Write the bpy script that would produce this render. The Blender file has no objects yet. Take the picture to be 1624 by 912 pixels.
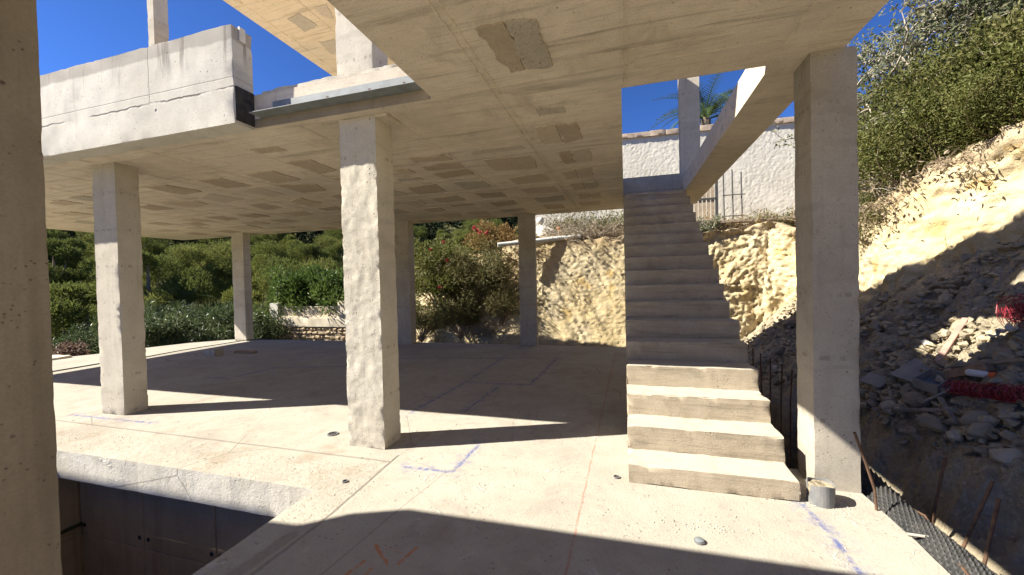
import bpy, bmesh, math, random
import numpy as np
from mathutils import Vector, Matrix

S = bpy.context.scene
C = S.collection
R = math.radians

# ------------------------------------------------------------------ camera
F_PX, YAW, PITCH, ROLL, EYE = 618.26, 0.282382, 0.0178408, 0.0240739, 1.55
fw = Vector((-math.sin(YAW)*math.cos(PITCH), math.cos(YAW)*math.cos(PITCH), -math.sin(PITCH)))
r0 = Vector((math.cos(YAW), math.sin(YAW), 0)); u0 = r0.cross(fw)
rt = r0*math.cos(ROLL) - u0*math.sin(ROLL); up = r0*math.sin(ROLL) + u0*math.cos(ROLL)
cd = bpy.data.cameras.new('camera'); cam = bpy.data.objects.new('camera', cd); C.objects.link(cam)
cd.sensor_width = 36; cd.lens = 36*F_PX/1624; cd.clip_start = 0.05; cd.clip_end = 3000
cam.matrix_world = Matrix(((rt.x, up.x, -fw.x, 0), (rt.y, up.y, -fw.y, 0), (rt.z, up.z, -fw.z, EYE), (0, 0, 0, 1)))
S.camera = cam

# ------------------------------------------------------------------ light
SUN_EL, SUN_AZ = R(40.5), R(21.5)          # the sun shines towards +X, a little +Y
sdir = Vector((math.cos(SUN_AZ)*math.cos(SUN_EL), math.sin(SUN_AZ)*math.cos(SUN_EL), -math.sin(SUN_EL)))
sl = bpy.data.lights.new('sun', 'SUN'); sun = bpy.data.objects.new('sun', sl); C.objects.link(sun)
sl.energy = 4.8; sl.angle = R(0.53); sl.color = (1.0, 0.935, 0.815)
sun.rotation_euler = sdir.to_track_quat('-Z', 'Y').to_euler(); sun.location = (-20, -8, 20)
W = bpy.data.worlds.new('World'); S.world = W; W.use_nodes = True
wn = W.node_tree; wn.nodes.clear()
sky = wn.nodes.new('ShaderNodeTexSky'); sky.sky_type = 'NISHITA'; sky.sun_disc = False
sky.sun_elevation = SUN_EL; sky.sun_rotation = math.atan2(-sdir.x, -sdir.y)
sky.altitude = 3000; sky.air_density = 0.75; sky.dust_density = 0.0; sky.ozone_density = 10
bg = wn.nodes.new('ShaderNodeBackground'); bg.inputs['Strength'].default_value = 0.06
wo = wn.nodes.new('ShaderNodeOutputWorld')
gm = wn.nodes.new('ShaderNodeGamma'); gm.inputs[1].default_value = 1.22
wn.links.new(sky.outputs[0], gm.inputs[0]); wn.links.new(gm.outputs[0], bg.inputs[0]); wn.links.new(bg.outputs[0], wo.inputs[0])
S.view_settings.view_transform = 'Standard'; S.view_settings.look = 'None'
S.view_settings.exposure = 1.6; S.view_settings.gamma = 1.0
S.render.engine = 'CYCLES'
S.cycles.use_denoising = True; S.cycles.max_bounces = 10; S.cycles.diffuse_bounces = 8
S.cycles.transparent_max_bounces = 8; S.cycles.caustics_reflective = False; S.cycles.caustics_refractive = False

rng = np.random.default_rng(11)
random.seed(5)

# ------------------------------------------------------------------ noise
def _hash(ix, iy, iz, s):
    h = (ix*374761393 + iy*668265263 + iz*2147483647 + s*1274126177) & 0xffffffff
    h = ((h ^ (h >> 13))*1274126177) & 0xffffffff
    h = ((h ^ (h >> 16))*2246822519) & 0xffffffff
    return ((h ^ (h >> 15)) & 0xffff)/32767.5 - 1
def vnoise(p, s=0):
    p = np.asarray(p, float); i = np.floor(p).astype(np.int64); f = p - i; f = f*f*(3-2*f)
    o = 0
    for a in (0, 1):
        for b in (0, 1):
            for c in (0, 1):
                w = (f[..., 0] if a else 1-f[..., 0])*(f[..., 1] if b else 1-f[..., 1])*(f[..., 2] if c else 1-f[..., 2])
                o = o + w*_hash(i[..., 0]+a, i[..., 1]+b, i[..., 2]+c, s)
    return o
def fbm(p, s=0, n=4, g=0.5):
    p = np.asarray(p, float); o = 0; a = 1
    for k in range(n):
        o = o + a*vnoise(p*2**k, s+k*17); a *= g
    return o

# ------------------------------------------------------------------ materials
class NT:
    def __init__(s, name):
        s.m = bpy.data.materials.new(name); s.m.use_nodes = True
        s.t = s.m.node_tree; s.t.nodes.clear()
        s.out = s.n('ShaderNodeOutputMaterial')
        s.b = s.n('ShaderNodeBsdfPrincipled'); s.t.links.new(s.b.outputs[0], s.out.inputs[0])
        s.pos = s.n('ShaderNodeNewGeometry').outputs['Position']
    def n(s, k, **kw):
        x = s.t.nodes.new(k)
        for a, v in kw.items(): setattr(x, a, v)
        return x
    def put(s, sock, v):
        if isinstance(v, bpy.types.NodeSocket): s.t.links.new(v, sock)
        elif isinstance(v, (tuple, list)) and len(v) == 3 and sock.type == 'RGBA': sock.default_value = (*v, 1)
        else: sock.default_value = v
    def math(s, op, a, b=0.0, c=None, clamp=False):
        x = s.n('ShaderNodeMath', operation=op, use_clamp=clamp); s.put(x.inputs[0], a); s.put(x.inputs[1], b)
        if c is not None: s.put(x.inputs[2], c)
        return x.outputs[0]
    def vm(s, op, a, b=None, scale=None):
        x = s.n('ShaderNodeVectorMath', operation=op); s.put(x.inputs[0], a)
        if b is not None: s.put(x.inputs[1], b)
        if scale is not None: s.put(x.inputs['Scale'], scale)
        return x.outputs['Value'] if op in ('LENGTH', 'DOT_PRODUCT', 'DISTANCE') else x.outputs[0]
    def noise(s, scale, detail=4, rough=0.55, vec=None, dist=0.0):
        x = s.n('ShaderNodeTexNoise'); s.put(x.inputs['Vector'], s.pos if vec is None else vec)
        x.inputs['Scale'].default_value = scale; x.inputs['Detail'].default_value = detail
        x.inputs['Roughness'].default_value = rough; x.inputs['Distortion'].default_value = dist
        return x.outputs[0]
    def voro(s, scale, vec=None, feature='F1', out='Distance', rnd=1.0):
        x = s.n('ShaderNodeTexVoronoi', feature=feature); s.put(x.inputs['Vector'], s.pos if vec is None else vec)
        x.inputs['Scale'].default_value = scale; x.inputs['Randomness'].default_value = rnd
        return x.outputs[out]
    def map(s, v, a, b, c=0.0, d=1.0, smooth=True):
        x = s.n('ShaderNodeMapRange', interpolation_type='SMOOTHSTEP' if smooth else 'LINEAR')
        s.put(x.inputs[0], v)
        for i, k in enumerate((a, b, c, d)): x.inputs[1+i].default_value = k
        return x.outputs[0]
    def mix(s, f, a, b, mode='MIX'):
        x = s.n('ShaderNodeMix', data_type='RGBA', blend_type=mode); s.put(x.inputs[0], f); s.put(x.inputs[6], a); s.put(x.inputs[7], b)
        return x.outputs[2]
    def stretch(s, sx, sy, sz, vec=None):
        x = s.n('ShaderNodeMapping'); s.put(x.inputs[0], s.pos if vec is None else vec)
        x.inputs['Scale'].default_value = (sx, sy, sz); return x.outputs[0]
    def xyz(s, vec=None):
        x = s.n('ShaderNodeSeparateXYZ'); s.put(x.inputs[0], s.pos if vec is None else vec); return x.outputs
    def attr(s, name):
        return s.n('ShaderNodeAttribute', attribute_name=name).outputs['Fac']
    def bump(s, h, strength=0.3, dist=0.01):
        x = s.n('ShaderNodeBump'); s.put(x.inputs['Height'], h)
        x.inputs['Strength'].default_value = strength; x.inputs['Distance'].default_value = dist
        s.t.links.new(x.outputs[0], s.b.inputs['Normal'])
    def done(s, col, rough=0.9, spec=0.2, metal=0.0):
        s.put(s.b.inputs['Base Color'], col); s.put(s.b.inputs['Roughness'], rough)
        s.b.inputs['Specular IOR Level'].default_value = spec; s.b.inputs['Metallic'].default_value = metal
        return s.m

def concrete(name, light, dark, pits=1.0, streak=0.0, boards=None, bumpy=0.35, ties=0.0, extra=None, bd=0.012):
    t = NT(name)
    big = t.noise(0.9, 6, 0.62); mid = t.noise(5.5, 6, 0.65); fine = t.noise(90, 3, 0.6)
    f = t.math('ADD', t.map(big, 0.32, 0.68, 0, 0.6), t.map(mid, 0.3, 0.72, 0, 0.4))
    col = t.mix(f, dark, light)
    col = t.mix(t.map(fine, 0.35, 0.7, 0, 0.18), col, (0.12, 0.1, 0.08))
    h = t.math('ADD', t.math('MULTIPLY', mid, 0.6), t.math('MULTIPLY', fine, 0.22))
    if streak:
        st = t.noise(1.0, 4, 0.6, t.stretch(9, 9, 0.5))
        col = t.mix(t.map(st, 0.52, 0.75, 0, streak), col, tuple(c*0.5 for c in dark))
    if boards == 'x':            # marks of form boards running along X
        st = t.noise(1.0, 6, 0.7, t.stretch(0.7, 9, 9), dist=0.6)
        col = t.mix(t.map(st, 0.5, 0.72, 0, 0.65), col, tuple(c*0.42 for c in dark))
        st2 = t.noise(1.0, 3, 0.6, t.stretch(2.5, 45, 45))
        col = t.mix(t.map(st2, 0.55, 0.75, 0, 0.5), col, tuple(c*0.45 for c in dark))
        h = t.math('ADD', h, t.math('MULTIPLY', st, 0.9))
        blot = t.noise(2.3, 5, 0.7, dist=1.5)
        col = t.mix(t.map(blot, 0.52, 0.72, 0, 0.5), col, tuple(c*0.62 for c in dark))
        gry = t.noise(0.7, 4, 0.6); col = t.mix(t.map(gry, 0.5, 0.68, 0, 0.4), col, (0.46, 0.43, 0.36))
    if ties:
        zz = t.xyz()[2]; dr = t.noise(1.0, 5, 0.7, t.stretch(7, 7, 0.35)); col = t.mix(t.map(dr, 0.54, 0.7, 0, 0.5), col, tuple(c*0.6 for c in dark))
        hj = t.noise(1.0, 4, 0.6, t.stretch(1.2, 1.2, 5)); col = t.mix(t.map(hj, 0.56, 0.66, 0, 0.3), col, tuple(c*0.7 for c in dark))
    if pits:
        v = t.voro(14, t.vm('ADD', t.pos, t.vm('SCALE', t.pos, scale=0.15)))
        gate = t.map(t.noise(3.1, 2), 0.5, 0.62)
        pit = t.math('MULTIPLY', t.map(v, 0.05, 0.16, 1, 0), gate)
        v2 = t.voro(46); g2 = t.map(t.noise(7, 2), 0.52, 0.6)
        pit = t.math('MAXIMUM', pit, t.math('MULTIPLY', t.map(v2, 0.08, 0.25, 0.8, 0), g2))
        pit = t.math('MULTIPLY', pit, pits)
        col = t.mix(pit, col, (0.07, 0.055, 0.045)); h = t.math('SUBTRACT', h, pit)
    if ties:                     # rows of form-tie marks every 0.45 m up the shaft
        z = t.xyz()[2]; fr = t.math('FRACT', t.math('DIVIDE', t.math('ADD', z, 0.18), 0.45))
        band = t.map(t.math('ABSOLUTE', t.math('SUBTRACT', fr, 0.5)), 0.02, 0.05, 1, 0)
        dots = t.map(t.noise(24, 2, 0.5, t.stretch(1, 1, 0.15)), 0.52, 0.62)
        k = t.math('MULTIPLY', t.math('MULTIPLY', band, dots), ties*0.8)
        col = t.mix(k, col, (0.17, 0.15, 0.12))
    if extra: col, h = extra(t, col, h)
    t.bump(h, bumpy, bd)
    return t.done(col, 0.93, 0.12)

M = {}
CL, CD = (0.56, 0.52, 0.44), (0.43, 0.39, 0.32)
M['column'] = concrete('column_concrete', CL, CD, 0.9, 0.15, ties=0.55)
M['column_rough'] = concrete('rough_column_concrete', (0.57, 0.535, 0.45), (0.46, 0.42, 0.345), 0.7, 0.1, ties=0.5, bumpy=0.6, bd=0.02)
M['concrete_shaded'] = concrete('shade_darkened_concrete', (0.30, 0.26, 0.20), (0.21, 0.18, 0.135), 0.9, 0.35)  # darkened: shade on near column and slab edge is put into the colour
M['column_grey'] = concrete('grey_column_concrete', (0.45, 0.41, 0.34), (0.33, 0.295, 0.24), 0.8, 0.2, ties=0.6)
M['ceiling'] = concrete('board_marked_concrete', (0.73, 0.64, 0.515), (0.56, 0.485, 0.38), 0.5, 0, 'x', 0.5)
M['roof'] = concrete('roof_concrete', (0.68, 0.58, 0.44), (0.56, 0.47, 0.34), 0.3, 0, 'x', 0.4)
def block_extra(t, col, h):
    r = t.n('ShaderNodeObjectInfo').outputs['Random']
    col = t.mix(t.map(r, 0, 1, 0, 0.5), col, (0.60, 0.51, 0.395))
    n = t.noise(38, 5, 0.7); return t.mix(t.map(n, 0.5, 0.7, 0, 0.5), col, (0.2, 0.165, 0.12)), t.math('ADD', h, n)
def step_extra(t, col, h):
    nz = t.xyz(t.n('ShaderNodeNewGeometry').outputs['True Normal'])[2]
    k = t.math('MULTIPLY', t.map(nz, 0.6, 0.9), t.map(t.noise(7, 5, 0.7), 0.3, 0.55, 0.55, 1))
    return t.mix(k, col, (0.41, 0.38, 0.315)), h
M['patch'] = concrete('filler_block', (0.49, 0.405, 0.305), (0.37, 0.305, 0.225), 0.9, 0, bumpy=0.9, extra=block_extra)
M['patch_grey'] = concrete('grey_filler_block', (0.48, 0.435, 0.36), (0.37, 0.335, 0.27), 0.7, 0, bumpy=0.9, extra=block_extra)
M['step'] = concrete('stair_concrete', (0.47, 0.40, 0.30), (0.34, 0.285, 0.205), 0.5, 0.15, 'x', bumpy=0.5, extra=step_extra)
M['pit'] = concrete('basement_concrete', (0.44, 0.34, 0.22), (0.32, 0.24, 0.15), 0.6, 0.4)
M['stucco'] = concrete('white_render', (0.68, 0.65, 0.56), (0.55, 0.52, 0.44), 0.0, 0.3, bumpy=0.0)

def par_extra(t, col, h):
    z = t.xyz()[2]; w = t.math('ADD', z, t.math('MULTIPLY', t.math('SUBTRACT', t.noise(5, 4), 0.5), 0.07))
    top = t.map(w, 3.87, 3.90)
    col = t.mix(t.math('MULTIPLY', top, 0.75), col, (0.27, 0.245, 0.215))
    drip = t.map(t.noise(1, 3, 0.6, t.stretch(16, 16, 0.9)), 0.56, 0.66)
    dz = t.map(z, 3.6, 3.88, 0, 1)
    col = t.mix(t.math('MULTIPLY', t.math('MULTIPLY', drip, dz), 0.7), col, (0.17, 0.15, 0.13))
    line = t.map(t.math('ABSOLUTE', t.math('SUBTRACT', w, 3.435)), 0.003, 0.014, 1, 0)
    line = t.math('MULTIPLY', line, t.map(t.noise(3, 3), 0.38, 0.55))
    l2 = t.math('MULTIPLY', t.map(t.math('ABSOLUTE', t.math('SUBTRACT', z, 3.53)), 0.003, 0.007, 1, 0), 0.45)
    line = t.math('MAXIMUM', line, l2)
    x = t.xyz()[0]
    v1 = t.math('MULTIPLY', t.map(t.math('ABSOLUTE', t.math('ADD', x, 4.62)), 0.003, 0.008, 1, 0), t.map(z, 3.40, 3.45))
    line = t.math('MAXIMUM', line, t.math('MULTIPLY', v1, 0.7))
    col = t.mix(t.math('MULTIPLY', line, 0.75), col, (0.13, 0.115, 0.105)); h = t.math('SUBTRACT', h, line)
    wx = t.map(t.noise(1.6, 6, 0.7), 0.5, 0.72, 0, 0.5); col = t.mix(wx, col, (0.3, 0.285, 0.25))
    vd = t.voro(3.0, t.stretch(1, 0.0, 1)); pd = t.map(vd, 0.045, 0.075, 1, 0)
    col = t.mix(t.math('MULTIPLY', pd, 0.8), col, (0.05, 0.045, 0.05)); h = t.math('SUBTRACT', h, pd)
    return col, h
M['parapet'] = concrete('parapet_concrete', (0.60, 0.575, 0.505), (0.47, 0.445, 0.385), 0.6, 0.25, extra=par_extra, bumpy=0.5)

def floor_extra(t, col, h):
    nz = t.n('ShaderNodeTexNoise'); nz.inputs['Scale'].default_value = 7; nz.inputs['Detail'].default_value = 3
    t.t.links.new(t.pos, nz.inputs['Vector'])
    wob = t.vm('ADD', t.pos, t.vm('SCALE', t.vm('SUBTRACT', nz.outputs['Color'], (0.5, 0.5, 0.5)), scale=0.016))
    def seg(a, b, w0, w1):
        a = (*a, 0); b = (*b, 0); ab = tuple(q-p for p, q in zip(a, b)); L = sum(k*k for k in ab)
        flat = t.vm('MULTIPLY', wob, (1, 1, 0))
        ap = t.vm('SUBTRACT', flat, a)
        k = t.math('DIVIDE', t.vm('DOT_PRODUCT', ap, ab), L, clamp=True)
        d = t.vm('LENGTH', t.vm('SUBTRACT', ap, t.vm('SCALE', ab, scale=k)))
        return t.map(d, w0, w1, 1, 0)
    def poly(lines, w0, w1):
        o = None
        for L in lines:
            for a, b in zip(L[:-1], L[1:]):
                q = seg(a, b, w0, w1); o = q if o is None else t.math('MAXIMUM', o, q)
        return o
    blue = [[(-2.39, 7.69), (-2.39, 5.61), (-2.49, 4.02)], [(-2.37, 5.57), (-1.38, 5.57)], [(-1.38, 5.57), (-1.31, 7.61)],
            [(-1.81, 5.37), (-1.87, 4.28)], [(-1.49, 6.26), (-1.18, 6.36)], [(-1.81, 2.87), (-1.38, 2.88), (-1.36, 3.44)],
            [(-6.98, 5.0), (-6.5, 4.99), (-6.44, 5.84), (-5.11, 6.17)], [(-4.53, 7.09), (-1.87, 7.5)],
            [(-6.7, 3.12), (-5.3, 3.14)], [(1.12, 3.02), (1.14, 2.75), (1.14, 2.2)]]
    core = poly(blue, 0.0, 0.03); dust = poly(blue, 0.0, 0.16)
    brk = t.map(t.noise(16, 5, 0.7), 0.36, 0.6); brk2 = t.map(t.noise(9, 5, 0.75), 0.42, 0.72)
    bl = t.math('ADD', t.math('MULTIPLY', t.math('MULTIPLY', core, brk), 0.85), t.math('MULTIPLY', t.math('MULTIPLY', dust, brk2), 0.62), clamp=True)
    col = t.mix(bl, col, (0.10, 0.12, 0.26))
    red = seg((-0.21, 8.6), (-0.345, 1.0), 0.003, 0.010)
    col = t.mix(t.math('MULTIPLY', t.math('MULTIPLY', red, t.map(t.noise(12, 3), 0.3, 0.5)), 0.6), col, (0.36, 0.15, 0.1))
    pen = poly([[(-1.43, 2.87), (-1.52, 2.3), (-1.6, 1.6)], [(-2.0, 2.6), (-1.95, 3.6)], [(-2.49, 4.02), (-2.0, 3.3)]], 0.001, 0.006)
    col = t.mix(t.math('MULTIPLY', pen, 0.55), col, (0.12, 0.1, 0.1))
    orange = poly([[(-1.45, 1.96), (-1.29, 1.84)], [(-1.2, 2.02), (-1.23, 1.86)], [(-1.43, 1.83), (-1.46, 1.72)], [(-1.355, 1.79), (-1.36, 1.7)]], 0.003, 0.016)
    og2 = seg((-1.45, 1.96), (-1.25, 1.94), 0.001, 0.007)
    og = t.math('MULTIPLY', t.math('MAXIMUM', orange, t.math('MULTIPLY', og2, 0.7)), t.map(t.noise(30, 3), 0.36, 0.52))
    col = t.mix(t.math('MULTIPLY', og, 0.8), col, (0.46, 0.16, 0.04))
    # stains and spilled mortar
    sA = t.math('MULTIPLY', t.map(t.noise(1.5, 7, 0.75, dist=0.5), 0.48, 0.70), 0.65)
    col = t.mix(sA, col, (0.26, 0.22, 0.185))
    sB = t.math('MULTIPLY', t.map(t.noise(11, 5, 0.7, t.stretch(1, 1.6, 1)), 0.61, 0.70), t.map(t.noise(0.8, 2), 0.42, 0.54))
    spk = t.math('MULTIPLY', t.map(t.voro(21), 0.06, 0.2, 1, 0), t.map(t.noise(2.6, 3), 0.5, 0.6))
    col = t.mix(t.math('MULTIPLY', spk, 0.75), col, (0.1, 0.085, 0.075))
    brn = t.math('MULTIPLY', t.map(t.noise(2.4, 6, 0.7), 0.5, 0.68), seg((-6.6, 2.85), (-2.5, 2.8), 0.2, 0.8))
    col = t.mix(t.math('MULTIPLY', brn, 0.55), col, (0.25, 0.19, 0.135))
    col = t.mix(t.math('MULTIPLY', sB, 0.75), col, (0.10, 0.085, 0.075))
    vert = t.map(t.xyz(t.n('ShaderNodeNewGeometry').outputs['True Normal'])[2], 0.3, 0.6, 1, 0)
    col = t.mix(vert, col, t.mix(t.map(t.noise(3.5, 6, 0.7), 0.35, 0.65), (0.50, 0.47, 0.40), (0.62, 0.585, 0.51)))  # vertical slab faces coloured lighter in place of sunlight
    spl = t.math('MULTIPLY', t.map(t.noise(6.5, 6, 0.72, dist=0.8), 0.58, 0.66), t.map(t.noise(0.9, 3), 0.46, 0.58))
    col = t.mix(t.math('MULTIPLY', spl, 0.6), col, (0.52, 0.5, 0.44)); h = t.math('ADD', h, t.math('MULTIPLY', spl, 0.8))
    crk = t.map(t.voro(0.55, wob, 'DISTANCE_TO_EDGE'), 0.0, 0.006, 1, 0)
    col = t.mix(t.math('MULTIPLY', t.math('MULTIPLY', crk, t.map(t.noise(0.7, 2), 0.5, 0.6)), 0.55), col, (0.12, 0.1, 0.085))
    cb = t.map(t.noise(24, 4, 0.7), 0.5, 0.64)
    rough_band = poly([[(-2.1, 1.2), (-2.1, 2.75)], [(-2.2, 2.62), (-6.6, 2.62)]], 0.1, 0.3)
    h = t.math('ADD', h, t.math('MULTIPLY', t.math('MULTIPLY', cb, rough_band), 0.5))
    col = t.mix(t.math('MULTIPLY', t.math('MULTIPLY', cb, rough_band), 0.22), col, (0.3, 0.25, 0.17))
    groove = poly([[(-1.99, 1.1), (-1.93, 2.15), (-1.98, 3.05)], [(-1.98, 2.93), (-6.8, 2.95)]], 0.004, 0.02)
    col = t.mix(t.math('MULTIPLY', groove, 0.45), col, (0.13, 0.11, 0.1)); h = t.math('SUBTRACT', h, groove)
    drk = seg((-2.06, 1.5), (-2.02, 1.9), 0.03, 0.06)
    col = t.mix(t.math('MULTIPLY', drk, 0.4), col, (0.16, 0.135, 0.115))
    tr = t.noise(60, 4, 0.7, t.stretch(1, 0.5, 1))
    h = t.math('ADD', h, t.math('MULTIPLY', tr, 0.45))
    return col, h
M['floor'] = concrete('floor_concrete', (0.41, 0.385, 0.325), (0.325, 0.30, 0.25), 0.5, 0, bumpy=0.55, extra=floor_extra)

def simple(name, a, b, scale=6, rough=0.85, spec=0.3, metal=0.0, bump=0.3, bd=0.01, bscale=None):
    t = NT(name); n = t.noise(scale, 6, 0.62)
    t.bump(t.noise(bscale or scale*4, 5, 0.6), bump, bd)
    return t.done(t.mix(t.map(n, 0.32, 0.68), a, b), rough, spec, metal)

def cliff_mat():
    t = NT('yellow_marl')
    big = t.noise(0.8, 6, 0.6); mid = t.noise(4.5, 7, 0.65); fine = t.noise(26, 5, 0.65)
    col = t.mix(t.map(big, 0.35, 0.68), (0.50, 0.40, 0.225), (0.53, 0.455, 0.31))
    col = t.mix(t.map(mid, 0.52, 0.75, 0, 0.4), col, (0.46, 0.35, 0.2))
    col = t.mix(t.map(t.noise(2.2, 3), 0.6, 0.72, 0, 0.6), col, (0.5, 0.33, 0.1))
    sx = t.xyz(); soil = t.map(t.math('ADD', t.attr('top'), t.math('MULTIPLY', mid, 0.5)), 1.0, 1.3)
    col = t.mix(t.math('MULTIPLY', soil, 0.7), col, (0.27, 0.2, 0.13))
    strat = t.noise(1, 4, 0.6, t.stretch(0.8, 0.8, 7))
    v = t.voro(9, feature='DISTANCE_TO_EDGE'); crack = t.map(v, 0.0, 0.05, 1, 0)
    col = t.mix(t.math('MULTIPLY', crack, t.map(t.noise(1.5, 2), 0.5, 0.65, 0, 0.45)), col, (0.3, 0.22, 0.12))
    h = t.math('ADD', t.math('ADD', t.math('MULTIPLY', mid, 0.9), t.math('MULTIPLY', fine, 0.4)), t.math('MULTIPLY', strat, 0.5))
    t.bump(h, 0.75, 0.045)
    return t.done(col, 0.97, 0.05)
M['cliff'] = cliff_mat()
def rubble_mat(name, a, b, c, bd=0.03):
    t = NT(name)
    n = t.noise(3.0, 6, 0.65); f = t.noise(30, 5, 0.7)
    col = t.mix(t.map(n, 0.35, 0.65), a, b); col = t.mix(t.map(f, 0.5, 0.7, 0, 0.6), col, c)
    v = t.voro(18, t.vm('ADD', t.pos, t.vm('SCALE', t.pos, scale=0.1)), feature='F1')
    t.bump(t.math('ADD', t.math('MULTIPLY', v, -0.8), f), 0.9, bd)
    return t.done(col, 0.96, 0.06)
M['rubble'] = rubble_mat('rubble_soil', (0.38, 0.32, 0.22), (0.26, 0.225, 0.165), (0.5, 0.43, 0.3))
M['rubble_light'] = rubble_mat('light_rubble', (0.46, 0.39, 0.27), (0.34, 0.29, 0.2), (0.55, 0.47, 0.33))
M['ground'] = rubble_mat('dry_soil', (0.075, 0.075, 0.032), (0.045, 0.05, 0.02), (0.13, 0.11, 0.06))
def rock_mat(name, a, b):
    t = NT(name); n = t.noise(6, 6, 0.65); r = t.n('ShaderNodeObjectInfo').outputs['Random']
    col = t.mix(t.map(n, 0.3, 0.7), a, b); col = t.mix(t.math('MULTIPLY', r, 0.5), col, tuple(k*0.55 for k in a))
    t.bump(t.noise(22, 6, 0.7), 0.6, 0.02); return t.done(col, 0.93, 0.1)
M['rock_cream'] = rock_mat('cream_limestone', (0.5, 0.43, 0.31), (0.38, 0.32, 0.23))
M['rock_grey'] = rock_mat('grey_limestone', (0.34, 0.285, 0.205), (0.24, 0.2, 0.145))
M['rock_white'] = rock_mat('white_rock', (0.7, 0.66, 0.57), (0.55, 0.5, 0.42))
M['steel'] = simple('galvanised_steel', (0.19, 0.21, 0.22), (0.14, 0.155, 0.16), 9, 0.6, 0.4, 0.1, 0.05)
M['rust'] = simple('rusty_steel', (0.17, 0.1, 0.06), (0.09, 0.055, 0.04), 30, 0.85, 0.3, 0.3, 0.5, 0.003)
M['rubber'] = simple('black_bitumen', (0.02, 0.019, 0.018), (0.05, 0.045, 0.04), 14, 0.8, 0.3, 0, 0.6)
M['membrane'] = simple('black_plastic_membrane', (0.016, 0.017, 0.018), (0.045, 0.043, 0.04), 8, 0.6, 0.35, 0, 0.1)
M['pvc'] = simple('grey_pvc', (0.13, 0.135, 0.14), (0.2, 0.195, 0.185), 12, 0.5, 0.4, 0, 0.1)
M['pipe_pale'] = simple('pale_pipe_plastic', (0.6, 0.62, 0.6), (0.48, 0.49, 0.47), 5, 0.5, 0.4, 0, 0.1)
M['black_cable'] = simple('black_cable_rubber', (0.03, 0.03, 0.03), (0.05, 0.048, 0.045), 10, 0.6, 0.3, 0, 0.1)
M['wood'] = simple('weathered_wood', (0.33, 0.22, 0.14), (0.2, 0.14, 0.09), 10, 0.85, 0.2, 0, 0.4)
M['wood_pink'] = simple('red_brown_timber', (0.42, 0.26, 0.2), (0.3, 0.19, 0.15), 10, 0.85, 0.2, 0, 0.4)
M['wood_grey'] = simple('grey_timber', (0.27, 0.24, 0.2), (0.16, 0.14, 0.12), 10, 0.88, 0.2, 0, 0.4)
M['red'] = simple('red_plastic', (0.25, 0.02, 0.035), (0.17, 0.015, 0.02), 8, 0.5, 0.4, 0, 0.05)
M['orange'] = simple('orange_plastic', (0.6, 0.12, 0.03), (0.5, 0.09, 0.02), 8, 0.5, 0.4, 0, 0.05)
M['white_plastic'] = simple('white_plastic', (0.58, 0.56, 0.51), (0.42, 0.4, 0.35), 6, 0.5, 0.4, 0, 0.1)
M['tray'] = simple('grey_plastic', (0.19, 0.18, 0.165), (0.26, 0.24, 0.21), 6, 0.8, 0.4, 0, 0.2)
M['sheet'] = simple('blue_grey_board', (0.17, 0.175, 0.18), (0.24, 0.235, 0.22), 5, 0.8, 0.3, 0, 0.2)
M['coping'] = simple('weathered_coping', (0.52, 0.42, 0.32), (0.36, 0.28, 0.21), 5, 0.9, 0.2, 0, 0.5)
M['cream_wall'] = simple('cream_render', (0.66, 0.59, 0.46), (0.52, 0.45, 0.34), 4, 0.9, 0.2, 0, 0.3)
M['wall_stone'] = rock_mat('wall_stone', (0.52, 0.42, 0.29), (0.34, 0.26, 0.17))
M['mortar'] = simple('mortar', (0.3, 0.24, 0.17), (0.2, 0.16, 0.11), 8, 0.95, 0.1, 0, 0.5)
M['terracotta'] = simple('terracotta', (0.45, 0.17, 0.09), (0.34, 0.13, 0.07), 8, 0.8, 0.2, 0, 0.2)
M['bark'] = simple('grey_bark', (0.25, 0.2, 0.15), (0.14, 0.11, 0.08), 12, 0.9, 0.1, 0, 0.6)
M['twig'] = simple('bleached_twig', (0.46, 0.41, 0.34), (0.3, 0.26, 0.21), 10, 0.9, 0.1, 0, 0.2)
M['dry_twig'] = simple('dry_twig', (0.3, 0.23, 0.16), (0.2, 0.15, 0.1), 10, 0.9, 0.1, 0, 0.2)
M['iron'] = simple('dark_iron', (0.05, 0.05, 0.048), (0.09, 0.085, 0.08), 10, 0.6, 0.4, 0.3, 0.1)
M['tan_wood'] = simple('tan_picket_wood', (0.4, 0.32, 0.22), (0.28, 0.22, 0.15), 10, 0.85, 0.2, 0, 0.3)

def leaf_mat(name, a, b, c, trans=0.35, rough=0.6, brown=0.0):
    t = NT(name); k = t.attr('tint'); n = t.noise(1.6, 4)
    col = t.mix(k, a, b); col = t.mix(t.map(t.math('ADD', t.math('MULTIPLY', k, 0.5), t.math('MULTIPLY', n, 0.5)), 0.55, 0.75, 0, 0.8), col, c)
    if brown: col = t.mix(t.math('MULTIPLY', t.map(t.noise(2.3, 5, 0.7), 0.52, 0.66), brown), col, (0.25, 0.19, 0.11))
    t.done(col, rough, 0.25 if rough < .7 else 0.08)
    tr = t.n('ShaderNodeBsdfTranslucent'); t.put(tr.inputs[0], col)
    mx = t.n('ShaderNodeMixShader'); mx.inputs[0].default_value = trans
    t.t.links.new(t.b.outputs[0], mx.inputs[1]); t.t.links.new(tr.outputs[0], mx.inputs[2]); t.t.links.new(mx.outputs[0], t.out.inputs[0])
    return t.m
M['pine'] = leaf_mat('pine_needles', (0.12, 0.14, 0.035), (0.2, 0.215, 0.052), (0.29, 0.275, 0.08), 0.38, 0.8)
M['pine_olive'] = leaf_mat('olive_pine_needles', (0.095, 0.115, 0.03), (0.16, 0.18, 0.046), (0.24, 0.235, 0.07), 0.38, 0.8)
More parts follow.
